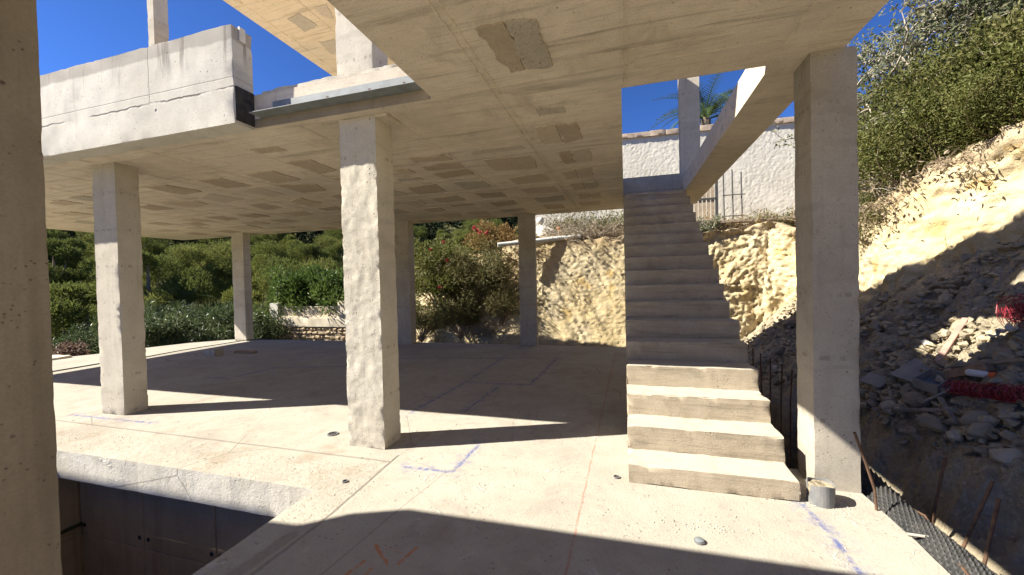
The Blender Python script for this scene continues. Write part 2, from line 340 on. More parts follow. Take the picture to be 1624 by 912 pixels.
M['pine_dark'] = leaf_mat('dark_pine_needles', (0.012, 0.017, 0.008), (0.022, 0.03, 0.012), (0.03, 0.036, 0.014), 0.1, 0.95)
M['oleander'] = leaf_mat('oleander_leaves', (0.05, 0.075, 0.028), (0.12, 0.155, 0.065), (0.24, 0.27, 0.15), 0.3, 0.45)
M['green'] = leaf_mat('bright_green_leaves', (0.06, 0.10, 0.022), (0.12, 0.175, 0.04), (0.2, 0.25, 0.07), 0.35, 0.5)
M['olive'] = leaf_mat('olive_green_leaves', (0.085, 0.10, 0.025), (0.15, 0.16, 0.042), (0.25, 0.23, 0.09), 0.38, 0.6, 0.35)
M['broom'] = leaf_mat('broom_leaves', (0.085, 0.085, 0.035), (0.17, 0.16, 0.06), (0.28, 0.23, 0.11), 0.38, 0.6, 0.35)
M['dry'] = leaf_mat('dry_leaves', (0.2, 0.155, 0.1), (0.32, 0.26, 0.17), (0.4, 0.34, 0.25), 0.3)
M['vine'] = leaf_mat('vine_leaves', (0.10, 0.12, 0.06), (0.19, 0.20, 0.12), (0.32, 0.31, 0.22), 0.35, 0.85, 0.45)
M['grey_leaf'] = leaf_mat('grey_green_leaves', (0.11, 0.13, 0.075), (0.17, 0.19, 0.11), (0.24, 0.25, 0.15), 0.3)
M['brown_leaf'] = leaf_mat('red_brown_leaves', (0.11, 0.06, 0.045), (0.2, 0.14, 0.1), (0.28, 0.24, 0.17), 0.3)
M['rust_leaf'] = leaf_mat('rust_coloured_leaves', (0.2, 0.13, 0.05), (0.3, 0.19, 0.07), (0.22, 0.2, 0.07), 0.35)
M['palm'] = leaf_mat('palm_leaf', (0.08, 0.12, 0.045), (0.12, 0.165, 0.06), (0.16, 0.2, 0.09), 0.25, 0.45)
M['flower'] = leaf_mat('red_petals', (0.48, 0.04, 0.06), (0.55, 0.07, 0.1), (0.55, 0.1, 0.13), 0.3)

# ------------------------------------------------------------------ object helpers
def tag(o, label=None, cat=None, group=None, kind=None):
    if label: o['label'] = label
    if cat: o['category'] = cat
    if group: o['group'] = group
    if kind: o['kind'] = kind
    return o
def link(name, me, mat=None, parent=None, loc=None):
    if mat is not None and not me.materials: me.materials.append(mat)
    o = bpy.data.objects.new(name, me); C.objects.link(o)
    if parent: o.parent = parent
    if loc is not None: o.location = loc
    return o
def empty(name, loc, label, cat, group=None, rz=0.0):
    o = bpy.data.objects.new(name, None); o.empty_display_size = 0.1; C.objects.link(o)
    o.location = loc; o.rotation_euler.z = rz
    return tag(o, label, cat, group)
def copy_tree(o, parent=None):
    c = o.copy(); C.objects.link(c); c.parent = parent
    for ch in o.children: copy_tree(ch, c)
    return c
def np_mesh(name, v, f, smooth=False, tint=None, attr='tint', sharp=None):
    """v (N,3), f (M,k) same-size faces, as one mesh"""
    v = np.asarray(v, np.float32); f = np.asarray(f, np.int32); k = f.shape[1]
    me = bpy.data.meshes.new(name)
    me.vertices.add(len(v)); me.vertices.foreach_set('co', v.ravel())
    me.loops.add(f.size); me.loops.foreach_set('vertex_index', f.ravel())
    me.polygons.add(len(f)); me.polygons.foreach_set('loop_start', np.arange(0, f.size, k, dtype=np.int32))
    try: me.polygons.foreach_set('loop_total', np.full(len(f), k, np.int32))
    except Exception: pass
    me.polygons.foreach_set('use_smooth', np.full(len(f), smooth))
    if tint is not None:
        dom = 'FACE' if len(tint) == len(f) else 'POINT'
        a = me.attributes.new(attr, 'FLOAT', dom); a.data.foreach_set('value', np.asarray(tint, np.float32))
    me.update(calc_edges=True); me.validate()
    if sharp: me.set_sharp_from_angle(angle=R(sharp))
    return me
class MB:
    def __init__(s): s.v = []; s.f = []
    def add(s, v, f):
        n = len(s.v); s.v += [tuple(p) for p in v]; s.f += [tuple(i+n for i in q) for q in f]; return s
    def box(s, x0, x1, y0, y1, z0, z1, mat=None):
        v = [(x, y, z) for z in (z0, z1) for y in (y0, y1) for x in (x0, x1)]
        if mat is not None: v = [tuple(mat @ Vector(p)) for p in v]
        return s.add(v, [(0, 2, 3, 1), (4, 5, 7, 6), (0, 1, 5, 4), (2, 6, 7, 3), (0, 4, 6, 2), (1, 3, 7, 5)])
    def tube(s, pts, rad, n=8, cap=True):
        pts = [Vector(p) for p in pts]
        if not isinstance(rad, (list, tuple)): rad = [rad]*len(pts)
        rings = []; ref = None
        for i, p in enumerate(pts):
            d = (pts[min(i+1, len(pts)-1)] - pts[max(i-1, 0)]).normalized()
            if ref is None: ref = d.orthogonal().normalized()
            ref = (ref - d*ref.dot(d))
            ref = ref.normalized() if ref.length > 1e-5 else d.orthogonal().normalized()
            b = d.cross(ref)
            rings.append([p + (ref*math.cos(a) + b*math.sin(a))*rad[i] for a in [2*math.pi*k/n for k in range(n)]])
        v = [q for r_ in rings for q in r_]; f = []
        for i in range(len(pts)-1):
            for k in range(n):
                f.append((i*n+k, i*n+(k+1) % n, (i+1)*n+(k+1) % n, (i+1)*n+k))
        if cap: f.append(tuple(range(n-1, -1, -1))); f.append(tuple((len(pts)-1)*n+k for k in range(n)))
        return s.add(v, f)
    def mesh(s, name, smooth=None):
        me = bpy.data.meshes.new(name); me.from_pydata(s.v, [], s.f); me.update()
        if smooth: 
            me.polygons.foreach_set('use_smooth', [True]*len(me.polygons)); me.set_sharp_from_angle(angle=R(smooth))
        return me
    def build(s, name, mat, parent=None, smooth=None, loc=None): return link(name, s.mesh(name, smooth), mat, parent, loc)
def bevel_mesh(me, w, seg=2):
    bm = bmesh.new(); bm.from_mesh(me)
    bmesh.ops.bevel(bm, geom=bm.edges[:], offset=w, segments=seg, affect='EDGES', profile=0.6)
    bm.to_mesh(me); bm.free(); me.polygons.foreach_set('use_smooth', [True]*len(me.polygons)); me.set_sharp_from_angle(angle=R(35)); return me

def rough_box(name, x0, x1, y0, y1, z0, z1, seg=0.08, amp=0.004, chip=0.008, lump=0.0, lump_side=None, seed=0, segz=None, freq=7.0):
    """a cast concrete block: gridded faces, uneven surface, chipped edges"""
    lo = np.array([x0, y0, z0], float); hi = np.array([x1, y1, z1], float); d = hi-lo
    n = np.maximum(1, np.minimum(np.round(d/seg).astype(int), 160)); 
    if segz: n[2] = max(1, int(round(d[2]/segz)))
    ax = [np.linspace(0, 1, k+1) for k in n]
    for k in range(3):            # tighten the outermost ring so that edges stay crisp
        if n[k] > 2:
            e = min(0.012/d[k], 0.4/n[k]); ax[k][1] = e; ax[k][-2] = 1-e
    V = []; Fq = []; off = 0
    for a in range(3):
        b, c = [(1, 2), (2, 0), (0, 1)][a]
        for side in (0, 1):
            U, Wd = np.meshgrid(ax[b], ax[c], indexing='ij'); P = np.zeros(U.shape+(3,)); P[..., a] = side; P[..., b] = U; P[..., c] = Wd
            m, q = U.shape; idx = np.arange(m*q).reshape(m, q)+off
            q4 = np.stack([idx[:-1, :-1], idx[1:, :-1], idx[1:, 1:], idx[:-1, 1:]], -1).reshape(-1, 4)
            Fq.append(q4 if side else q4[:, ::-1]); V.append(P.reshape(-1, 3)); off += m*q
    V = np.concatenate(V); Fq = np.concatenate(Fq)
    key = np.round(V*1e5).astype(np.int64); _, first, inv = np.unique(key, axis=0, return_index=True, return_inverse=True)
    inv = inv.ravel(); V = V[first]; Fq = inv[Fq]
    on = np.stack([(V < 1e-6)*-1.0 + (V > 1-1e-6)*1.0 for _ in (0,)], 0)[0]
    P = lo+V*d; nrm = on/np.maximum(np.linalg.norm(on, axis=1, keepdims=True), 1e-6)
    edge = (np.abs(on).sum(1) > 1.5)
    disp = amp*fbm(P*freq, seed, 4)
    ch = np.maximum(0, fbm(P*14, seed+5, 3)-0.15)*chip*edge
    P = P + nrm*(disp-ch)[:, None]
    if lump:
        dirs = nrm[:, lump_side[0]]*lump_side[1] > 0.5
        P[:, lump_side[0]] += lump_side[1]*dirs*lump*(fbm(P*np.array([14, 14, 8.0]), seed+9, 4, 0.6)*0.6+np.maximum(0, fbm(P*34, seed+3, 2))*0.8)
    return np_mesh(name, P, Fq, True, sharp=50)

# ------------------------------------------------------------------ concrete frame
ZC = 3.11
def ngon_slab(name, outline, z0, z1, jit=0.0, step=0.12, seed=1, nojit=()):
    pts = []
    rg = np.random.default_rng(seed)
    for i, (a, b) in enumerate(zip(outline, outline[1:]+outline[:1])):
        a = np.array(a, float); b = np.array(b, float); L = np.linalg.norm(b-a); n = max(1, int(L/step)) if jit else 1
        nn = np.array([(b-a)[1], -(b-a)[0]])/max(L, 1e-6)
        for k in range(n):
            p = a+(b-a)*k/n
            if k and i not in nojit:
                p = p+nn*jit*(fbm(np.array([p[0]*4, p[1]*4, seed]), 2, 3)+0.6*max(0, float(vnoise(np.array([p[0]*15, p[1]*15, 0]), 3))-.3))
            pts.append(tuple(p))
    bm = bmesh.new(); vs = [bm.verts.new((x, y, z0)) for x, y in pts]; f = bm.faces.new(vs)
    bmesh.ops.recalc_face_normals(bm, faces=[f])
    r = bmesh.ops.extrude_face_region(bm, geom=[f]); bmesh.ops.translate(bm, vec=(0, 0, z1-z0), verts=[g for g in r['geom'] if isinstance(g, bmesh.types.BMVert)])
    bmesh.ops.triangulate(bm, faces=[g for g in bm.faces if len(g.verts) > 4])
    bmesh.ops.recalc_face_normals(bm, faces=bm.faces[:])
    me = bpy.data.meshes.new(name); bm.to_mesh(me); bm.free(); return me

out = [(1.57, -9), (1.57, 3.56), (1.125, 3.56), (1.125, 9.05), (-6, 9.05), (-9.3, 8.95), (-11.2, 8.78), (-11.9, 8.05), (-12.25, 7.15),
       (-12.4, 6.35), (-12.8, 5.65), (-13.2, 3), (-13.3, -9), (-5.6, -9), (-5.6, 2.386), (-2.28, 2.386), (-2.28, 0.3), (-5.59, 0.3), (-5.59, -9)]
floor = tag(link('floor_slab', ngon_slab('floor_slab', out, -0.27, 0, 0.006, 0.05), M['floor']), kind='structure')

M_slab = M['ceiling']
mb = MB()
def bx(*a): mb.box(*a)
bx(-1.54, 0, -0.9, 9.2, ZC, 3.44)
bx(0, 1.49, -0.9, 3.37, ZC, 3.44)
bx(1.075, 1.49, 3.37, 8.02, ZC, 3.40)
bx(0, 1.49, 8.02, 9.2, ZC, 3.49)
bx(-3.5, -1.54, 3.035, 9.2, ZC, 3.44)
bx(-13.7, -3.5, 3.045, 9.2, ZC, 3.42)
slab = tag(mb.build('upper_slab', M['ceiling']), kind='structure')
# unseen slab made up to shade the near floor, cut short behind for bounce
tag(link('rear_shade_slab', ngon_slab('rear_shade_slab', [(-1.54, -0.9), (-1.54, 0.93), (-5.2, 0.86), (-5.6, 0.55), (-6.2, 0.5), (-6.2, -0.9)], ZC, 3.44), M['ceiling']), kind='structure')
tag(link('pit_shade_slab', ngon_slab('pit_shade_slab', [(-6.21, -0.9), (-6.21, 0.7), (-6.4, 0.937), (-13, 0.937), (-13, -0.9)], ZC, 3.15), M['ceiling']), kind='structure')  # unseen thin slab added to keep sun off the pit wall
roof = tag(link('roof_slab', ngon_slab('roof_slab', [(-6.17, 3.03), (0.9, 3.03), (-2.0, 5.32), (-2.05, 6.5), (-0.2, 6.5), (-0.2, 7.7), (-4.9, 7.7), (-6.17, 8.2)], 6.2, 6.55), M['roof']), kind='structure')  # step in the unseen far edge added to shade landing and upper column

# filler blocks showing in the soffit, where the ribs of the waffle slab leave them bare
def blob(name, poly, z, thick, rough=0.014, seed=0):
    rg = np.random.default_rng(seed); pts = []
    for a, b in zip(poly, poly[1:]+poly[:1]):
        a = np.array(a); b = np.array(b); L = np.linalg.norm(b-a); n = max(2, int(L/0.035)); nn = np.array([(b-a)[1], -(b-a)[0]])/max(L, 1e-6)
        w = 0
        for k in range(n):
            w = 0.75*w+rg.normal(0, rough*0.6)
            pts.append(a+(b-a)*k/n+nn*w*math.sin(math.pi*k/n)**0.4)
    n = len(pts); v = [(*p, z+0.004) for p in pts]+[(*(p+(np.mean(pts, 0)-p)*0.03), z-thick) for p in pts]
    f = [tuple(range(n, 2*n))]+[(k, (k+1) % n, n+(k+1) % n, n+k) for k in range(n)]
    bm = bmesh.new(); vs = [bm.verts.new(p) for p in v]
    for q in f: bm.faces.new([vs[i] for i in q])
    bmesh.ops.recalc_face_normals(bm, faces=bm.faces[:]); bmesh.ops.triangulate(bm, faces=[g for g in bm.faces if len(g.verts) > 4])
    me = bpy.data.meshes.new(name); bm.to_mesh(me); bm.free(); return me
PATCH = [
 [(-0.75, 3.5), (-0.51, 3.54), (-0.5, 3.67), (-0.76, 3.68)], [(-0.86, 3.92), (-0.645, 3.9), (-0.645, 4.44), (-0.87, 4.46)],
 [(-0.63, 3.92), (-0.44, 3.94), (-0.42, 4.4), (-0.63, 4.47)], [(-0.76, 4.78), (-0.605, 4.74), (-0.605, 5.29), (-0.75, 5.29)],
 [(-0.59, 4.75), (-0.38, 4.74), (-0.38, 5.27), (-0.59, 5.28)], [(-0.87, 5.65), (-0.65, 5.6), (-0.645, 6.04), (-0.83, 6.1)],
 [(-0.63, 5.6), (-0.43, 5.57), (-0.43, 6.03), (-0.63, 6.09)], [(-0.85, 6.41), (-0.63, 6.37), (-0.63, 6.84), (-0.83, 6.94)],
 [(-0.61, 6.37), (-0.42, 6.36), (-0.41, 6.79), (-0.615, 6.85)], [(-0.8, 7.23), (-0.6, 7.23), (-0.6, 7.63), (-0.8, 7.67)],
 [(-0.585, 7.24), (-0.42, 7.23), (-0.41, 7.65), (-0.58, 7.68)], [(-0.88, 8.03), (-0.45, 8.05), (-0.46, 8.42), (-0.85, 8.53)],
 [(-1.73, 4.38), (-1.13, 4.38), (-1.1, 4.51), (-1.77, 4.53)], [(-1.72, 4.72), (-1.1, 4.76), (-1.14, 5.34), (-1.73, 5.26)],
 [(-1.67, 5.66), (-1.09, 5.61), (-1.09, 6.06), (-1.65, 6.09)], [(-1.68, 6.42), (-1.1, 6.44), (-1.08, 6.93), (-1.67, 6.88)],
 [(-1.67, 7.25), (-1.07, 7.21), (-1.09, 7.68), (-1.6, 7.72)], [(-2.56, 4.33), (-2.13, 4.38), (-2.06, 4.57), (-2.57, 4.53)],
 [(-2.61, 4.74), (-2.06, 4.74), (-2.06, 4.97), (-2.6, 4.93)], [(-2.62, 5.07), (-2.06, 5.02), (-2.06, 5.31), (-2.58, 5.36)],
 [(-2.56, 5.6), (-2.08, 5.67), (-2.06, 6.07), (-2.55, 6.14)], [(-2.54, 6.44), (-2.06, 6.53), (-2.06, 6.94), (-2.53, 6.89)],
 [(-2.53, 7.32), (-2.06, 7.28), (-2.06, 7.68), (-2.54, 7.8)], [(-2.99, 4.71), (-2.81, 4.75), (-2.81, 4.95), (-2.99, 4.95)],
 [(-3.27, 5.14), (-2.91, 5.17), (-2.87, 5.32), (-3.29, 5.28)], [(-3.38, 5.66), (-2.86, 5.61), (-2.9, 6.14), (-3.44, 6.15)],
 [(-3.4, 6.5), (-2.87, 6.47), (-2.88, 6.93), (-3.44, 6.94)], [(-3.38, 7.27), (-2.87, 7.28), (-2.89, 7.43), (-3.41, 7.47)],
 [(-4.05, 6.6), (-3.67, 6.56), (-3.75, 7.0), (-4.07, 6.98)], [(-4.06, 7.37), (-3.63, 7.33), (-3.73, 7.8), (-4.06, 7.78)],
 [(-4.06, 8.14), (-3.57, 8.12), (-3.69, 8.67), (-4.06, 8.63)],
 [(-0.86, 2.27), (-0.675, 2.27), (-0.675, 2.83), (-0.79, 2.85), (-0.84, 2.63), (-0.83, 2.41)],
 [(-0.66, 2.27), (-0.48, 2.31), (-0.48, 2.47), (-0.47, 2.84), (-0.52, 2.86), (-0.66, 2.83)],
 [(-4.06, 3.45), (-3.7, 3.49), (-3.7, 3.63), (-4.05, 3.61)], [(-4.06, 3.95), (-3.71, 3.97), (-3.72, 4.46), (-4.06, 4.52)],
 [(-4.06, 4.71), (-3.8, 4.84), (-3.85, 5.02), (-4.06, 4.99)], [(-5.86, 4.87), (-5.49, 4.78), (-5.51, 5.32), (-5.86, 5.39)],
 [(-5.13, 4.78), (-4.54, 4.95), (-4.68, 5.35), (-5.13, 5.34)], [(-5.89, 5.77), (-5.49, 5.61), (-5.48, 6.13), (-5.9, 6.26)],
 [(-6.84, 5.76), (-6.48, 5.75), (-6.52, 6.22), (-6.99, 6.29)], [(-6.98, 4.96), (-6.56, 4.81), (-6.45, 5.35), (-7.03, 5.44)],
 [(-8.02, 4.96), (-7.35, 5.14), (-7.39, 5.42), (-8.0, 5.46)], [(-8.77, 5.13), (-8.38, 5.05), (-8.39, 5.51), (-8.95, 5.49)],
 [(-6.98, 6.61), (-6.42, 6.61), (-6.56, 7.06), (-7.08, 7.11)], [(-9.72, 7.54), (-8.99, 7.51), (-9.18, 8.12), (-9.89, 8.15)],
 [(-10.2, 6.81), (-9.67, 6.81), (-9.87, 7.27), (-10.22, 7.23)]]
rp = np.random.default_rng(3)
have = [np.mean(p, 0) for p in PATCH]
for cx in (-1.4, -2.33, -3.15, -3.85, -4.75, -5.7, -6.75, -7.75, -8.65, -9.45, -10.6, -11.7):
    for cy in (4.45, 5.1, 5.85, 6.65, 7.45, 8.3, 8.95):
        if min(np.hypot(*(np.array((cx, cy))-q)) for q in have) > 0.62 and rp.random() < 0.85:
            w, d = rp.uniform(0.2, 0.27), rp.uniform(0.12, 0.26)
            PATCH.append([(cx-w+rp.uniform(-.04, .04), cy-d+rp.uniform(-.05, .05)), (cx+w*rp.uniform(.7, 1), cy-d+rp.uniform(-.05, .05)),
                          (cx+w*rp.uniform(.8, 1), cy+d+rp.uniform(-.05, .05)), (cx-w, cy+d+rp.uniform(-.05, .05))])
for i, p in enumerate(PATCH):
    link('filler_block', blob('filler_block', p, ZC, 0.007+0.004*(i % 3), seed=i), M['patch'] if i % 4 else M['patch_grey'], slab)
# fins of grout left where form panels met
def ridge(x, y0, y1, z, w=0.014, h=0.010, seed=0, along='y', name='form_joint', par=None, mat=None):
    n = max(3, int(abs(y1-y0)/0.05)); rg = np.random.default_rng(seed); m = MB(); v = []; f = []
    for k in range(n+1):
        y = y0+(y1-y0)*k/n; o = rg.normal(0, 0.0025); hh = h*max(0.25, rg.normal(0.9, 0.3)); ww = w*rg.uniform(0.7, 1.3)
        for dx, dz in ((-ww, 0.002), (-ww*0.5, -hh), (ww*0.5, -hh*rg.uniform(.5, 1)), (ww, 0.002)):
            v.append((x+o+dx, y, z+dz) if along == 'y' else (y, x+o+dx, z+dz))
    for k in range(n):
        for j in range(3): f.append((k*4+j, k*4+j+1, (k+1)*4+j+1, (k+1)*4+j))
    m.add(v, f); return m.build(name, mat or M['ceiling'], par)
for i, (x, y0, y1) in enumerate([(-1.02, -0.88, 9.19), (-0.965, -0.88, 9.19), (-2.03, 3.04, 9.19), (-3.02, 3.04, 9.19), (-4.1, 3.05, 9.19), (-5.16, 3.05, 9.19), (-6.2, 3.05, 9.19), (-7.25, 3.05, 9.19), (-8.3, 3.05, 9.19), (-9.35, 3.05, 9.19), (-10.4, 3.05, 9.19), (-11.5, 3.05, 9.19), (0.012, -0.88, 3.36), (0.045, -0.88, 3.36), (1.075, -0.88, 3.36)]):
    ridge(x, y0, y1, ZC, 0.008 if i in (0, 1, 12, 13) else 0.012, 0.008 if i > 2 else 0.012, seed=i, par=slab)
for i, (y, x0, x1) in enumerate([(3.02, -1.5, 1.45), (1.9, -1.5, 1.4), (4.12, -2.0, -0.02), (5.46, -5, -0.02), (4.1, -9, -2.1), (6.25, -9, -0.02), (7.07, -9, -0.02)]):
    ridge(y, x0, x1, ZC, 0.004, 0.004, seed=40+i, along='x', par=slab)
for i, p in enumerate([[(-5.57, 5.54), (-5.26, 5.5), (-5.2, 5.86), (-5.55, 5.93)], [(-4.91, 5.45), (-4.65, 5.44), (-4.81, 5.79), (-4.93, 5.66)], [(-5.54, 6.23), (-5.2, 6.24), (-5.2, 6.68), (-5.61, 6.63)], [(-4.9, 6.3), (-4.5, 6.3), (-4.5, 6.7), (-4.9, 6.75)]]):
    link('filler_block', blob('filler_block', p, 6.2, 0.009, seed=90+i), M['patch_grey'], roof)
for i, x in enumerate((-5.95, -5.05, -4.2)): ridge(x, 3.05, 7.25, 6.2, 0.02, 0.012, seed=60+i, par=roof, mat=M['roof'])
for i, y in enumerate((5.2, 6.05, 6.9)): ridge(y, -6.15, -2.2, 6.2, 0.008, 0.006, seed=70+i, along='x', par=roof, mat=M['roof'])

COLS = [
 ('near', (-2.272, -1.985, 0.45, 0.882, 0, ZC), M['concrete_shaded'], 'brown shaded concrete column filling the left edge of the view', dict(seg=0.02, amp=0.0012, chip=0.006, freq=14.0)),
 ('c1', (-6.375, -5.955, 3.25, 3.50, 0, ZC), M['column'], 'sunlit smooth concrete column at the left, with a grey band on its shaded top', {}),
 ('c2', (-2.578, -2.182, 3.13, 3.40, 0, ZC), M['column_rough'], 'lumpy sunlit concrete column in the middle with a rough front face', dict(lump=0.0075, lump_side=(1, -1), seg=0.022)),
 ('far', (-10.85, -10.42, 8.55, 8.78, 0, ZC), M['column'], 'slim far concrete column before the oleanders with a small sunlit foot', {}),
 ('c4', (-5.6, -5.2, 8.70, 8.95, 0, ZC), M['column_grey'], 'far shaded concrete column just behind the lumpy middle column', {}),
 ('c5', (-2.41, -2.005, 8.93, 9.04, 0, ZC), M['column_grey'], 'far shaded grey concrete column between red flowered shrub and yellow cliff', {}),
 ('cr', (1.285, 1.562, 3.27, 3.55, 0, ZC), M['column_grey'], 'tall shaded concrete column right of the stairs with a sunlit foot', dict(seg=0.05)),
]
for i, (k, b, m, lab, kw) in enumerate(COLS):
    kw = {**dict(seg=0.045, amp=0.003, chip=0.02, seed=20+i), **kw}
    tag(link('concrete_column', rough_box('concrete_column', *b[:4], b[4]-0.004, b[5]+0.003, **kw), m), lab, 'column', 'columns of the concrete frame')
for b, lab in [((-2.585, -2.19, 3.13, 3.38, 3.437, 6.202), 'short white sunlit column on the upper slab above the steel angle'),
               ((-8.12, -7.97, 5.0, 5.24, 3.417, 7.4), 'thin white column standing behind the parapet against blue sky'),
               ((1.06, 1.40, 8.06, 8.30, 3.487, 6.9), 'grey upper column at the head of the stairs before the palm')]:
    tag(link('concrete_column', rough_box('concrete_column', *b, seg=0.08, amp=0.003, chip=0.012, seed=50), M['column']), lab, 'column', 'columns of the upper storey')
MB().box(-3.48, -1.56, 3.028, 3.0345, 3.113, 3.199).build('edge_shade_strip', M['concrete_shaded'], slab)  # dark strip painted in for the shade under the steel flange
# spalled grout collar at the top of the middle column
MB().box(-2.2, -2.06, 3.13, 3.36, 3.085, 3.107).build('grout_collar', M['ceiling'], slab)

# parapet and the slab edge
par = empty('parapet_wall', (-8.8, 2.94, ZC), 'long pale concrete parapet above the slab edge with a rough grey top', 'parapet')
o = link('wall', rough_box('wall', -13.7, -3.5, 2.835, 3.042, 3.098, 4.02, seg=0.06, amp=0.004, chip=0.014, seed=7), M['parapet'], par); o.matrix_parent_inverse = Matrix.Translation((8.8, -2.94, -ZC))
def pin(o, par):
    o.parent = par; o.matrix_parent_inverse = Matrix.Translation(-par.location); return o
pin(MB().box(-3.499, -3.485, 2.85, 3.034, 3.13, 3.45).build('bitumen_pad', M['rubber']), par)
m = MB(); m.box(-3.4995, -3.482, 2.90, 2.96, 3.90, 4.03); pin(m.build('foam_tab', M['white_plastic']), par)
tag(link('concrete_upstand', rough_box('concrete_upstand', -3.4, -1.56, 3.05, 3.2, 3.437, 3.475, seg=0.05, amp=0.012, chip=0.02, seed=8), M['column_rough']), 'rough mortar strip along the slab edge above the steel angle', 'mortar strip')
ang = empty('steel_angle', (-2.5, 3.03, 3.2), 'grey steel angle bolted along the edge of the upper slab', 'steel angle')
pin(link('flange', bevel_mesh(MB().box(-3.40, -1.60, 2.895, 3.03, 3.200, 3.208).mesh('flange'), 0.002, 1), M['steel']), ang)
pin(link('web', bevel_mesh(MB().box(-3.25, -1.56, 3.024, 3.033, 3.2085, 3.34).mesh('web'), 0.002, 1), M['steel']), ang)
for x in (-3.05, -2.6, -2.15, -1.8):
    m = MB(); m.tube([(x, 3.025, 3.275), (x, 3.010, 3.275)], 0.012, 6); pin(m.build('bolt', M['rust']), ang)

# stairs
st = empty('staircase', (0.56, 5.5, 0), 'bare concrete staircase of seventeen steps climbing to the upper slab', 'staircase')
T0, TR, RI = 3.045, 0.2925, 0.1875
for k in range(17):
    y0 = T0+TR*k; zt = 0.14+RI*k; zb = max(-0.002, zt-0.47) if k > 1 else -0.002
    rx = 1.118+random.uniform(-.012, .012)
    me = rough_box('step', 0.0, rx, y0, y0+TR+0.004, zb, zt, seg=0.03, amp=0.004, chip=0.035, seed=100+k, freq=6)
    if k > 1:     # the soffit follows the flight
        co = np.zeros(len(me.vertices)*3, np.float32); me.vertices.foreach_get('co', co); co = co.reshape(-1, 3)
        wt = 1-np.clip((co[:, 2]-zb)/(zt-zb), 0, 1); co[:, 2] += wt*np.clip((co[:, 1]-y0)/TR, 0, 1)*RI*0.9
        me.vertices.foreach_set('co', co.ravel()); me.update()
    pin(link('step', me, M['step']), st)
m = MB(); m.box(-0.004, 1.122, 7.985, 8.03, 3.125, 3.495); pin(m.build('landing_edge', M['column_grey']), st)

# basement pit
pit = MB().box(-5.7, -5.6, -5, 2.72, -3.2, -0.272).box(-5.6, -1.9, 2.65, 2.75, -3.2, -0.272).box(-2.2, -2.1, -5, 2.65, -3.2, -0.272).box(-5.6, -2.2, -5, 2.65, -3.3, -3.2).build('basement_wall', M['pit'])
tag(pit, kind='structure')
for x0 in (-5.58, -4.62, -3.66, -2.95):
    x1 = {-5.58: -4.63, -4.62: -3.67, -3.66: -2.96, -2.95: -2.21}[x0]
    for z0, z1 in ((-1.02, -0.28), (-2.1, -1.03), (-3.19, -2.11)):
        link('cast_panel', bevel_mesh(MB().box(x0, x1, 2.638, 2.652, z0, z1).mesh('cast_panel'), 0.005, 1), M['pit'], pit)
        if z0 > -2.5:
            for fx in (0.06, 0.94):
                m = MB(); xx = x0+(x1-x0)*fx; zz = z0+0.1; m.tube([(xx, 2.637, zz), (xx, 2.634, zz)], [0.022, 0.022], 8); m.build('tie_sleeve', M['rubber'], pit)
for y0 in (-1.0, -0.02, 0.96, 1.8):
    y1 = {-1.0: -0.03, -0.02: 0.95, 0.96: 1.79, 1.8: 2.63}[y0]
    for z0, z1 in ((-1.02, -0.28), (-2.1, -1.03), (-3.19, -2.11)):
        link('cast_panel', bevel_mesh(MB().box(-5.602, -5.588, y0, y1, z0, z1).mesh('cast_panel'), 0.005, 1), M['pit'], pit)

# ------------------------------------------------------------------ terrain
def grid_mesh(name, X, Y, Z, smooth=True, attr=None, aname='top'):
    m, q = X.shape; idx = np.arange(m*q).reshape(m, q)
    f = np.stack([idx[:-1, :-1], idx[1:, :-1], idx[1:, 1:], idx[:-1, 1:]], -1).reshape(-1, 4)
    return np_mesh(name, np.stack([X, Y, Z], -1).reshape(-1, 3), f, smooth, None if attr is None else attr.ravel(), aname)
def terrain_z(x, y):
    r = np.hypot(x, y); az = np.degrees(np.arctan2(-x, y))
    base = np.where(r > 18, -0.9-np.clip((r-18)/10, 0, 1)*3.6, -0.9)
    rise = np.clip(r-32, 0, 60)*np.interp(az, [-60, 0, 25, 45, 75, 120], [0.1, 0.22, 0.22, 0.15, 0.12, 0.0])
    far = np.clip(r-92, 0, 400)*np.interp(az, [-60, 0, 30, 75, 130], [0.1, 0.2, 0.34, 0.42, 0.1])
    z = base+rise+np.minimum(far, 90)
    return z+fbm(np.stack([x*0.05, y*0.05, 0*x], -1), 3, 3)*np.clip((r-25)/40, 0, 3)
xs = np.concatenate([np.linspace(-900, -120, 30), np.linspace(-110, 110, 90), np.linspace(120, 900, 30)])
X, Y = np.meshgrid(xs, xs, indexing='ij'); Z = terrain_z(X, Y)
inside = (np.abs(X+6) < 9) & (Y < 10) & (Y > -8); Z = np.where(inside, -3.6, Z)
inside = (X > -7) & (X < 8) & (Y < 14) & (Y > -8); Z = np.where(inside, -3.6, Z)
tag(link('ground', grid_mesh('ground', X, Y, Z), M['ground']), kind='structure')
# garden bed right beyond the floor, lower left
gx, gy = np.meshgrid(np.linspace(-30, -5.5, 60), np.linspace(-6, 24, 70), indexing='ij')
gz = -0.75+fbm(np.stack([gx, gy, gx*0], -1)*0.7, 8, 3)*0.08-np.clip((-gx-20)/10, 0, 1)*2.2
gz = np.where((gx > -13.6) & (gy < 8.6), -0.9, gz)
tag(link('garden_ground', grid_mesh('garden_ground', gx, gy, gz), M['ground']), kind='structure')

